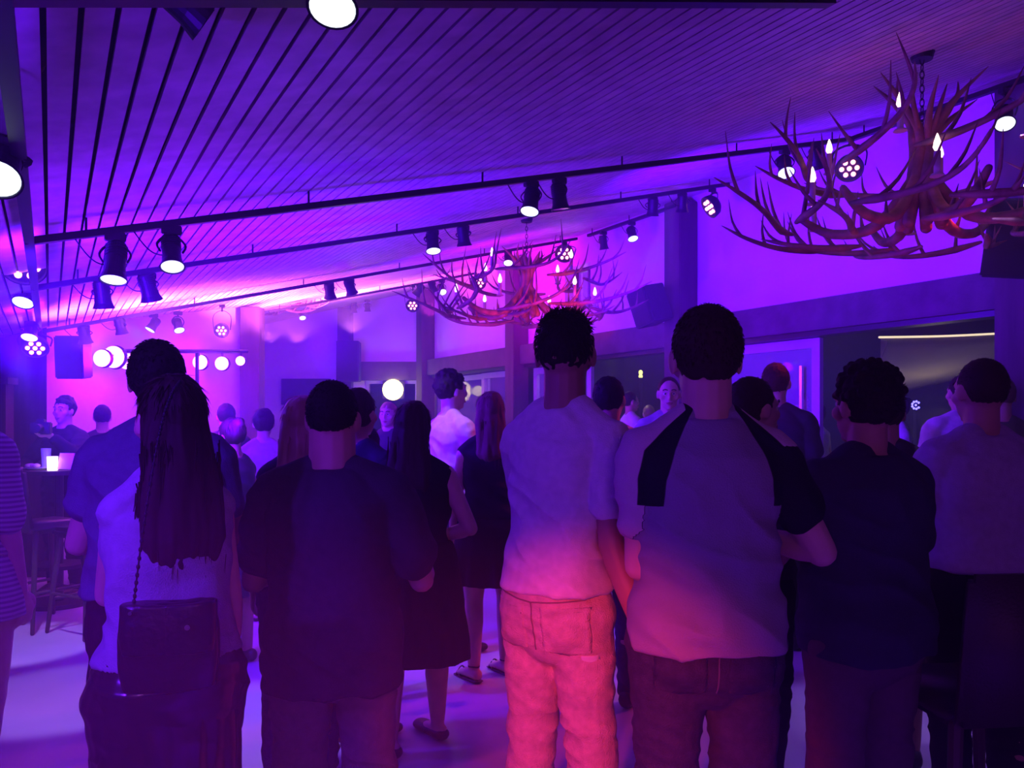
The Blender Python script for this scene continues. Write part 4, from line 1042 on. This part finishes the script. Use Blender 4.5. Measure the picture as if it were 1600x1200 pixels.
    if hk != 'bald':
        bm = bmesh.new(); hs2 = hs_
        if hk == 'buzz':
            ell(bm, hp((0, -.020, .020)), (.0795 * hs2, .092 * hs2, .097 * hs2), RR, 24, 18); vol = 1.0
        elif hk == 'short':
            ell(bm, hp((0, -.022, .022)), (.0835 * hs2, .094 * hs2, .102 * hs2), RR, 24, 18)
        elif hk == 'quiff':
            ell(bm, hp((0, -.020, .018)), (.0785 * hs2, .091 * hs2, .095 * hs2), RR, 24, 18)
            ell(bm, hp((0, .000, .066)), (.072 * hs2, .088 * hs2, .054 * hs2), RR, 24, 18)
        elif hk == 'curly':
            ell(bm, hp((0, -.022, .026)), (.088 * hs2, .098 * hs2, .104 * hs2), RR, 24, 18)
            for _ in range(60):
                a = rnd.uniform(0, 6.28); e_ = rnd.uniform(-.1, 1.4)
                q = Vector((.088 * math.cos(a) * math.cos(e_), -.02 + .098 * math.sin(a) * math.cos(e_), .026 + .104 * math.sin(e_)))
                if q.y > .06 and q.z < .05: continue
                ell(bm, hp(q), (.014 * hs2,) * 3, None, 8, 6)
        else:   # long kinds
            wid = hair[3] if len(hair) > 3 else .105
            ell(bm, hp((0, -.024, .020)), (.088 * hs2, .098 * hs2, .104 * hs2), RR, 24, 18)
            ln = hair[2] if len(hair) > 2 else .42
            if hk == 'long':
                Hc = hp((0, -.03, 0)); yy = -.075
                ends = [Hc, Hc + Vector((0, -.035, -.09)) * s, Hc + Vector((0, -.055, -.20)) * s, Hc + Vector((0, -.070, -.20 - (ln - .2) * .6)) * s, Hc + Vector((0, -.070, -ln)) * s]
                tube(bm, ends, [(.090 * s, .078 * s), (.094 * s, .065 * s), (wid * s, .050 * s), (wid * s, .042 * s), (wid * .62 * s, .020 * s)], 24, 5, ref=Vector((1, 0, 0)))
            elif hk == 'ponytail':
                q = hp((0, -.115, .045))
                tube(bm, [hp((0, -.09, .04)), q, q + Vector((0, -.035, -.08)) * s, q + Vector((0, -.03, -ln)) * s], [.022 * s, .024 * s, .034 * s, .010 * s], 12, 4)
            elif hk == 'bun':
                ell(bm, hp((0, -.10, .075)), (.042 * hs2, .040 * hs2, .040 * hs2), RR, 14, 10)
        me = bake(bm, {2: .004, 1: .007, 0: .010}[near], 1)
        # cut the cap back from the face, groove it along the strands
        inv = Rm.inverted()
        bmh = bmesh.new(); bmh.from_mesh(me); kill = []
        for v in bmh.verts:
            q = inv @ (v.co - hc) / (s * hd)
            if hk in ('buzz', 'short', 'quiff', 'curly'):
                lim = -.062 if hk != 'buzz' else -.055
                if q.z < lim or (q.y > .045 and q.z < .050) or (q.z < -.005 and q.y > -.002 and abs(q.x) > .05): kill.append(v); continue
            else:
                if q.y > .035 and q.z < .045 and q.z > -.16: kill.append(v); continue
        if kill: bmesh.ops.delete(bmh, geom=kill, context='VERTS')
        bmh.normal_update()
        for v in bmh.verts:
            q = v.co
            if hk == 'long' or hk == 'ponytail' or hk == 'bun':
                g_ = noise.noise(Vector((q.x * 70, q.y * 70, q.z * 5))) * .0045 + noise.noise(Vector((q.x * 22, q.y * 22, q.z * 3))) * .010
            elif hk == 'buzz': g_ = noise.noise(q * 150) * .0012
            else: g_ = noise.noise(q * 60) * .004
            v.co = q + v.normal * g_ * s
        bmh.to_mesh(me); bmh.free()
        ho = link('hair', me, hm, b, True)
        if near >= 1 and hk == 'buzz':
            bm = bmesh.new(); strands(bm, hp((0, -.020, .020)), .0785 * hs2, .091 * hs2, .096 * hs2, 1500 if near == 2 else 400, .006, .1, rnd, RR, -.55, lift=.7, down=.6, base=.0013)
            me2 = bpy.data.meshes.new('locks'); bm.to_mesh(me2); bm.free(); link('hair_strands', me2, hm, ho)
        if near >= 1 and hk != 'buzz':
            bm = bmesh.new(); N = 900 if near == 2 else 300
            cc = hp((0, -.022, .022))
            if hk in ('short', 'quiff', 'curly'):
                strands(bm, cc, .083 * hs2, .094 * hs2, .102 * hs2, N, .013 if hk == 'short' else .015, .1, rnd, RR, -.45, lift=.28, down=0.8 if hk != 'curly' else 0.0, base=.0016)
                if hk == 'quiff': strands(bm, hp((0, .008, .068)), .070 * hs2, .085 * hs2, .055 * hs2, N // 2, .018, .1, rnd, RR, 0.1, lift=.6, down=0.0, front=True, base=.0016)
            elif hk in ('long', 'ponytail', 'bun'):
                strands(bm, hp((0, -.024, .02)), .088 * hs2, .098 * hs2, .104 * hs2, N // 4, .05, .1, rnd, RR, .0, lift=.0, down=1.0, base=.0014)
            if hk == 'long':
                ln = hair[2] if len(hair) > 2 else .42
                for _ in range(N // 4):
                    a = rnd.uniform(math.pi * .95, math.pi * 2.05); z0 = rnd.uniform(-.05, -ln * .75)
                    w_ = wid * (1.0 if z0 < -.15 else .92)
                    q = hp((0, -.03, 0)) + Vector((w_ * math.cos(a), -.05 + .048 * math.sin(a), z0)) * s
                    l = rnd.uniform(.05, .16) * s
                    e_ = q + Vector((rnd.uniform(-.008, .008), rnd.uniform(-.004, .008), 0)) + Vector((0, 0, -l))
                    m_ = (q + e_) / 2 + Vector((rnd.uniform(-.006, .006), -.004, 0))
                    tube(bm, [q, m_, e_], [.0022, .0018, .0004], 3, 1, cap=False)
            me2 = bpy.data.meshes.new('locks'); bm.to_mesh(me2); bm.free(); link('hair_strands', me2, hm, ho)
    if len(hair) > 4 and hair[4] == 'beard' or hk == 'beard':
        pass
    return b, arm, s
def beard(b, s, hc):
    pass
FWD = (0, 1, -.25)
# the man behind the long-haired woman, far left
person(262, 2.5, 538, 12, 0, near=2, build=1.05, sh=.86, arms=dict(l=((-.34, .2, -.95), (.10, .9, -.15), 'in'), r=((.3, .3, -1), (-.2, 1, .1), 'in')),
       legs=((-.15, .05, -8), (.10, .1, 5)), clothes=(('shorts', 'black', .68), ('tee', 'slate', .98, .5, .03)), hair=('short', HB), shoes='white', dx=-.03,
       label='person in a blue tee and black shorts standing behind the woman with long loose hair')
pw, arm_w, sw = person(264, 2.0, 592, 42, 0, fem=True, near=2, sh=.88, build=.95, arms=dict(r=((.14, -.04, -1), (-.06, .10, -1), 'in', .8), l=((.05, .6, -.9), (.3, .9, .1), 'in')),
       legs=((-.08, 0, 0), (.08, .02, 0)), clothes=(('trousers', 'satin', .10, .035), ('skirt', 'satin', 1.06, .18, .012, .020), ('top', 'blouse', 1.0, 0, .022)),
       hair=('long', HD, .40, .112), shoes='black', head=(8, 0, 0), label='person with long loose brown hair in a pale top and shiny black skirt')
person(510, 2.35, 598, 0, 1, near=2, build=1.05, sh=1.06, dx=.02, arms=dict(l=((-.28, .1, -1), (.25, 1, .12), 'in'), r=((.36, .05, -1), (-.1, 1, .12), 'in')),
       legs=((-.13, 0, -6), (.13, .02, 6)), clothes=(('shorts', 'khaki', .50, .018), ('tee', 'dark', .79, .72, .030)), hair=('buzz', HB), shoes='black', neck=1.25,
       label='broad person with cropped dark hair in a loose dark tee and grey shorts')
p4, arm4, s4 = person(893, 2.4, 492, -34, 2, near=2, build=.80, sh=1.0, arms=dict(r=((.10, -.16, -1), (.42, -.02, -.9), 'in', .5), l=((-.05, .35, -.95), (.5, .8, .2), 'in')),
       legs=((-.115, .0, -4), (.12, .04, 8)), clothes=(('jeans', 'denim', .14, .020), ('tee', 'white', .965, .58, .018)), hair=('quiff', HB), shoes='white', dx=-.045, neck=1.02, lean=(.05, 0), head=(20, 0, 0),
       label='tall slim person in a white tee and pale torn jeans')
p5, arm5, s5 = person(1102, 2.1, 490, 0, 0, near=2, build=1.0, sh=.93, arms=dict(l=((-.06, -.02, -1), (.35, 1, .05), 'in'), r=((.48, -.02, -.88), (-.62, .75, .10), 'in', .9)),
       legs=((-.11, .0, -4), (.11, .0, 4)), clothes=(('jeans', 'ddenim', .10, .016), ('tee', 'grey', .90, .56, .018, 0, 'raglan')), hair=('short', HD), shoes='black', neck=1.08, hd=1.06,
       label='person in a grey raglan tee with black shoulder bands and dark jeans')
person(1340, 2.4, 577, 22, 1, near=2, build=1.04, arms=dict(l=((-.22, .5, -.85), (.0, 1, -.1), 'in'), r=((.15, .1, -1), (-.1, .9, -.3), 'in')),
       legs=((-.13, .0, -8), (.13, .03, 6)), clothes=(('shorts', 'brown', .47, .018), ('tee', 'navy', .86, .62, .030)), hair=('curly', HB), shoes='black', dx=.02, hd=1.05,
       label='person with thick black hair in a navy tee and shorts beside the raglan tee')
person(1383, 3.5, 608, -18, 1, near=1, build=1.05, arms=dict(r=((.1, .02, -1), (.02, .15, -1), 'in')), clothes=(('shorts', 'brown', .5), ('tee', 'dark', .92, .6, .022)), hair=('short', HD),
       label='person in a dark tee mostly hidden behind the thick-haired one, bare forearm hanging')
person(1530, 2.85, 563, 8, 1, near=1, build=1.0, arms=dict(l=((-.14, .3, -1), (.2, 1, .1), 'in'), r=((.25, .3, -.9), (-.2, 1, .1), 'in')),
       legs=((-.12, 0, 0), (.12, 0, 0)), clothes=(('trousers', 'black', .1), ('tee', 'violet', 1.0, .6, .026)), hair=('buzz', HD), label='person with cropped hair in a slate violet tee near the right edge')
person(1180, 3.15, 597, -72, 0, near=1, build=.95, arms=dict(r=((.1, .3, -1), (0, 1, .2), 'in')), clothes=(('trousers', 'black', .1), ('tee', 'dark', .9, .6)), hair=('short', HD), hd=1.08,
       label='person shown in profile just behind the shoulder of the raglan tee')
person(668, 3.6, 630, -12, 0, fem=True, near=1, build=1.18, arms=dict(r=((.40, .10, -.9), (-.85, .35, -.25), 'in'), l=((-.3, .3, -.9), (.3, .8, .2), 'in')),
       legs=((-.10, -.05, -55), (.06, .22, -50)), clothes=(('skirt', 'black', 1.06, .48, .05, .03), ('top', 'black', 1.0, 0, .014)), hair=('long', HD, .36, .115), shoes='flat', dx=-.06,
       label='person with long dark hair in a black sleeveless dress and flat shoes, arm bent back')
person(706, 5.2, 582, -58, 0, near=1, build=1.0, arms=dict(r=((.12, .4, -.9), (-.2, .9, .25), 'in'), l=((-.1, .5, -.9), (.2, .9, .3), 'in')), clothes=(('trousers', 'black', .08), ('tee', 'pink', .95, .9, .018, .5)),
       hair=('curly', HD), label='curly-haired person in a pale shirt talking beside the short black dress')
person(766, 4.6, 615, 4, 0, fem=True, near=1, build=1.06, arms=dict(l=((-.2, .05, -1), (-.05, .12, -1), 'in'), r=((.2, .35, -.9), (-.3, .9, .2), 'in')),
       legs=((-.10, .0, -32), (.10, .12, -28)), clothes=(('skirt', 'black', 1.06, .60, .045, .022), ('top', 'black', 1.0, 0, .012)), hair=('long', HL, .30, .085), shoes='sandal',
       label='person in a short black dress and strappy sandals, light brown hair half tied back')
person(935, 4.25, 592, -25, 1, near=1, build=1.05, arms=dict(r=((.15, .1, -1), (0, .6, -.7), 'in')), clothes=(('trousers', 'ddenim', .1), ('tee', 'stripe', .9, .62, .022)), hair=('short', HB), dx=.06,
       label='person in a striped pink tee standing beyond the tall one in white')
person(448, 3.3, 622, 10, 0, fem=True, near=1, dx=.06, arms=dict(), clothes=(('trousers', 'ddenim', .1), ('top', 'navy', .95, 0, .014)), hair=('long', HY, .40, .10),
       label='person with long straight blond hair half hidden by the broad one in the dark tee')
person(412, 6.0, 640, 6, 0, fem=True, near=1, build=1.0, arms=dict(l=((-.6, .3, -.5), (.2, .3, -1), 'in')), legs=((-.06, .0, -20), (.09, .05, -10)), clothes=(('skirt', 'pattern', 1.04, .55, .02), ('top', 'beige', .98, 0, .02)), hair=('bun', HD), shoes='sandal',
       label='person in a beige top and patterned skirt with hair pinned up')
person(365, 4.9, 655, 62, 1, fem=True, near=1, arms=dict(r=((.2, .3, -.9), (0, .9, .3), 'in'), l=((-.2, .4, -.9), (.1, .9, .3), 'in')), clothes=(('skirt', 'dark', 1.06, .5, .03), ('top', 'dark', 1.0, 0, .012)), hair=('bun', HD), head=(0, -12, 0),
       label='person looking down, bare arms, just right of the long loose hair')
person(353, 7.0, 632, 30, 1, near=0, clothes=(('trousers', 'black', .1), ('tee', 'dark', .9, .6)), hair=('short', HB), label='distant person with short dark hair before the magenta wall, left of the post')
person(562, 3.75, 610, -25, 1, fem=True, near=1, clothes=(('trousers', 'black', .1), ('tee', 'navy', .95, .6)), hair=('ponytail', HD, .14), label='person with a short curled ponytail close behind the cropped head of the broad one')
person(573, 4.3, 668, -15, 0, fem=True, near=1, arms=dict(r=((.35, .1, -1), (0, .5, -.8), 'in')), clothes=(('skirt', 'pink', 1.05, .6, .03), ('tee', 'pink', 1.0, .6, .02)), hair=('long', HB, .22, .09), label='short person with dark hair and a pink sleeve left of the woman in black')
person(606, 7.3, 630, 168, 0, fem=True, near=0, arms=dict(l=((-.2, .4, -.9), (.4, .7, .4), 'in')), clothes=(('skirt', 'dark', 1.05, .5, .03), ('tee', 'dark', .95, .9, .015, .6)), hair=('long', HY, .35, .09), label='distant person with light hair right under the yellow flood lamp')
person(-56, 3.05, 560, -14, 0, fem=True, near=1, build=1.12, arms=dict(r=((.14, .05, -1), (.02, .2, -1), 'in')), clothes=(('dress', 'knit', 1.44, .76, .02, .03), ('tee', 'knit', 1.0, .9, .02)), hair=('long', HD, .3), label='person in a ribbed knit dress cut by the left edge')
pc, armc, sc_ = person(100, 6.95, 622, 172, 0, near=0, arms=dict(l=((-.25, .55, -.35), (.55, .75, .85), 'in', .8), r=((.35, .45, -.8), (-.35, .8, -.1), 'in', .8)), clothes=(('trousers', 'black', .1), ('tee', 'black', .9, .95, .015, .8)), hair=('curly', HB), head=(0, 0, 0),
       label='person in black behind the round bar table holding up a camera')
person(160, 7.6, 634, 25, 0, near=0, clothes=(('trousers', 'black', .1), ('tee', 'dark', .9, .6)), hair=('short', HB), label='person with a dark head just left of the glowing shoulder of the blue tee')
person(986, 10.3, 613, -78, 1, near=0, clothes=(('trousers', 'dark', .1), ('tee', 'white', .9, .62, .02)), hair=('short', HB), label='bearded person in a white tee outside the doorway')
person(1013, 11.2, 634, 10, 0, fem=True, near=0, clothes=(('skirt', 'beige', 1.05, .5, .03), ('top', 'beige', 1.0, 0, .014)), hair=('short', HY), label='distant blond person between the bearded one and the one smiling at the viewer')
person(1045, 6.0, 590, 172, 0, near=1, clothes=(('trousers', 'ddenim', .1), ('tee', 'blouse', .9, .62, .02)), hair=('buzz', HB), head=(0, -6, 0), label='person facing the viewer in a pale tee, left of the raglan head')
person(1213, 5.3, 570, -28, 0, near=1, clothes=(('trousers', 'black', .1), ('tee', 'dark', .9, .62, .02)), hair=('short', HD), label='tall person behind the one in profile, in front of the sliding glass door')
person(1248, 8.3, 608, -85, 1, near=0, clothes=(('trousers', 'black', .1), ('tee', 'dark', .9, .62, .02)), hair=('short', HB), label='person on the terrace in profile, seen through the sliding glass door')
person(1276, 9.2, 634, 24, 0, fem=True, near=0, clothes=(('skirt', 'dark', 1.05, .5, .03), ('top', 'white', 1.0, 0, .016)), hair=('bun', HD), label='person with pinned-up hair and bare shoulders out on the terrace')
person(1402, 8.0, 622, 82, 1, fem=True, near=0, clothes=(('trousers', 'dark', .1), ('tee', 'white', .95, .6, .02)), hair=('bun', HB), label='person facing left on the dark terrace under the canvas sail')
person(1500, 5.65, 588, 4, 1, near=1, build=1.1, clothes=(('trousers', 'dark', .1), ('tee', 'white', .9, .62, .025)), hair=('buzz', HD), label='person in a white shirt beyond the left of the cropped head')
person(1562, 4.9, 590, -12, 0, near=1, clothes=(('trousers', 'dark', .1), ('tee', 'green', .9, .62, .025)), hair=('buzz', HL), label='person in a green shirt beyond the right of the cropped head')
person(1600, 6.2, 620, 80, 0, fem=True, near=0, clothes=(('skirt', 'dark', 1.05, .5, .03), ('top', 'dark', 1.0, 0, .014)), hair=('bun', HD), label='person in profile cut by the right edge outside the doorway')

from mathutils.bvhtree import BVHTree
def child(b, kind):
    return [o for o in b.children if o.name.split('.')[0] == kind][0]
def patch(src, x0, x1, z0, z1, m, name, off=.003, pent=.0, nx=14, nz=14):
    """a sewn-on piece that follows the cloth under it, seen from behind"""
    me = src.data; tr = BVHTree.FromPolygons([v.co for v in me.vertices], [tuple(p.vertices) for p in me.polygons])
    bm = bmesh.new(); G = []
    for j in range(nz + 1):
        row = []
        for i in range(nx + 1):
            x = x0 + (x1 - x0) * i / nx; z = z0 + (z1 - z0) * j / nz
            if pent: z = max(z, z0 + pent * abs(2 * i / nx - 1))
            h = tr.ray_cast(Vector((x, -.8, z)), Vector((0, 1, 0)))
            if h[0] is None: row.append(None); continue
            row.append((bm.verts.new(h[0] + h[1] * off), bm.verts.new(h[0] - h[1] * .004)))
        G.append(row)
    for j in range(nz):
        for i in range(nx):
            q = [G[j][i], G[j][i + 1], G[j + 1][i + 1], G[j + 1][i]]
            if any(c is None for c in q): continue
            try: bm.faces.new([c[0] for c in q])
            except ValueError: pass
            for (ja, ia), (jb, ib) in (((j, i), (j, i + 1)), ((j, i + 1), (j + 1, i + 1)), ((j + 1, i + 1), (j + 1, i)), ((j + 1, i), (j, i))):
                edge = (j == 0 and ja == jb == 0) or (j == nz - 1 and ja == jb == nz) or (i == 0 and ia == ib == 0) or (i == nx - 1 and ia == ib == nx)
                if edge:
                    a, c = G[ja][ia], G[jb][ib]
                    try: bm.faces.new((a[0], c[0], c[1], a[1]))
                    except ValueError: pass
    return obj(name, bm, m, src, True)
def seam(src, pts, m, r=.0022):
    me = src.data; tr = BVHTree.FromPolygons([v.co for v in me.vertices], [tuple(p.vertices) for p in me.polygons]); out = []
    for k in range(len(pts) - 1):
        for t in range(8):
            a = Vector(pts[k]); c = Vector(pts[k + 1]); q = a + (c - a) * t / 8
            h = tr.ray_cast(Vector((q.x, -.8, q.y)), Vector((0, 1, 0)))
            if h[0] is not None: out.append(h[0] + h[1] * .001)
    bm = bmesh.new(); tube(bm, out, [r] * len(out), 6, 1); return obj('seam', bm, m, src, True)
for b_, s_, m_, dkm in ((p4, s4, CL['denim'], mat('denim stitching', (.25, .18, .16), .8)), (p5, s5, CL['ddenim'], mat('dark denim stitching', (.12, .11, .14), .8))):
    J = child(b_, 'jeans')
    for sg in (-1, 1):
        patch(J, (sg * .088 - .060) * s_, (sg * .088 + .060) * s_, .80 * s_, .935 * s_, m_, 'pocket', .0035, .012)
        seam(J, [((sg * .088 - .056) * s_, .925 * s_), ((sg * .088 - .056) * s_, .818 * s_), ((sg * .088) * s_, .806 * s_), ((sg * .088 + .056) * s_, .818 * s_), ((sg * .088 + .056) * s_, .925 * s_)], dkm, .0024)
        seam(J, [((sg * .088 - .058) * s_, .925 * s_), ((sg * .088 + .058) * s_, .925 * s_)], dkm, .0026)
    seam(J, [(-.150 * s_, .955 * s_), (0, .945 * s_), (.150 * s_, .955 * s_)], dkm)
    seam(J, [(0, .945 * s_), (0.002, .87 * s_), (0, .80 * s_)], dkm)
J = child(p4, 'jeans')
for q_ in ((.140, .79, .010),):
    patch(J, (q_[0] - .018) * s4, (q_[0] + .018) * s4, (q_[1] - q_[2]) * s4, (q_[1] + q_[2]) * s4, CL['white'], 'torn_patch', .002, .01, 6, 6)
# ---- things held or carried
def world(b, v): return Matrix.Translation(b.location) @ Matrix.Rotation(b.rotation_euler.z, 4, 'Z') @ Vector(v).to_4d().resized(4) if False else (Matrix.Translation(b.location) @ Matrix.Rotation(b.rotation_euler.z, 4, 'Z')) @ Vector(v)
# shoulder bag of the long-haired woman
Wb = Vector((gx(266, 1.76), 1.76, at(0, 1008, 1.76).z))
t = empty('shoulder_bag', Wb, R(12)); tag(t, 'black leather shoulder bag hanging behind the long-haired woman', 'bag')
bm = bmesh.new(); rings = []
for i in range(9):
    z = -.095 + .19 * i / 8; k = math.sin(math.pi * (.15 + .75 * i / 8))
    rings.append((0, 0, z, .088 + .018 * k, .022 + .020 * k))
loft(bm, rings, 36, 3.2); me = bake(bm, .004, 4)
for v in me.vertices: v.co += v.normal * noise.noise(v.co * 16) * .006
link('bag_body', me, M['bag'], t, True)
bm = bmesh.new(); loft(bm, [(0, -.012, z, .094 + (.004 if z > 0 else 0), .036) for z in (-.01, .0, .03, .07, .098)], 36, 3.2); me = bake(bm, .004, 2)
for v in me.vertices: v.co += v.normal * noise.noise(v.co * 14 + Vector((3, 1, 2))) * .005
link('flap', me, M['bag'], t, True)
bm = bmesh.new(); cyl(bm, (.045, -.048, .05), (.045, -.056, .05), .006, seg=12); cyl(bm, (-.07, -.045, .085), (-.07, -.053, .085), .004, seg=12); obj('stud', bm, M['chrome'], t)
bm = bmesh.new()
n_ = 46
A_ = Vector((-.075, -.01, .085)); 
pts = [Vector((-.075, .00, .09)), Vector((-.055, -.005, .25)), Vector((-.030, .025, .45)), Vector((-.015, .075, .545)), Vector((-.01, .16, .585))]
pp, _ = smooth_path(pts, [(1, 1)] * 5, 10)
for i, q in enumerate(pp):
    ell(bm, q, (.0042, .0042, .0062), None, 8, 6)
tube(bm, pp, [.002] * len(pp), 6, 1)
obj('chain_strap', bm, M['black'], t, True)
# glass in the raglan man's hand
def held_glass(b, armk, fwd, lab, r=.034, h=.12):
    S, E, Wr, up, fo, curl, sg = armk
    w = world(b, Wr + fo * .10 + Vector((-sg * .01, 0, -.03)))
    t = empty('drink_glass', w); tag(t, lab, 'glass')
    bm = bmesh.new(); cyl(bm, (0, 0, -h * .4), (0, 0, h * .6), r * .85, r, 24, True); obj('glass', bm, M['tumbler'], t)
    bm = bmesh.new(); cyl(bm, (0, 0, -h * .37), (0, 0, h * .25), r * .78, r * .85, 20); obj('drink', bm, M['menu'], t)
held_glass(p5, arm5['r'], 1, 'drink glass held by the person in the raglan tee')
# camera of the person behind the table
cw = world(pc, (arm := armc['l'])[2] + arm[4] * .09)
t = empty('handheld_camera', cw, R(10)); tag(t, 'black camera held up by the person behind the bar table', 'camera')
bm = bmesh.new(); box(bm, (-.075, -.035, -.05), (.075, .035, .05), None, .008); box(bm, (-.03, -.03, .05), (.03, .03, .075), None, .005); obj('camera_body', bm, M['blackpl'], t)
bm = bmesh.new(); cyl(bm, (.0, -.035, 0), (.0, -.12, 0), .036, .038, 20); obj('camera_lens', bm, M['blackpl'], t)
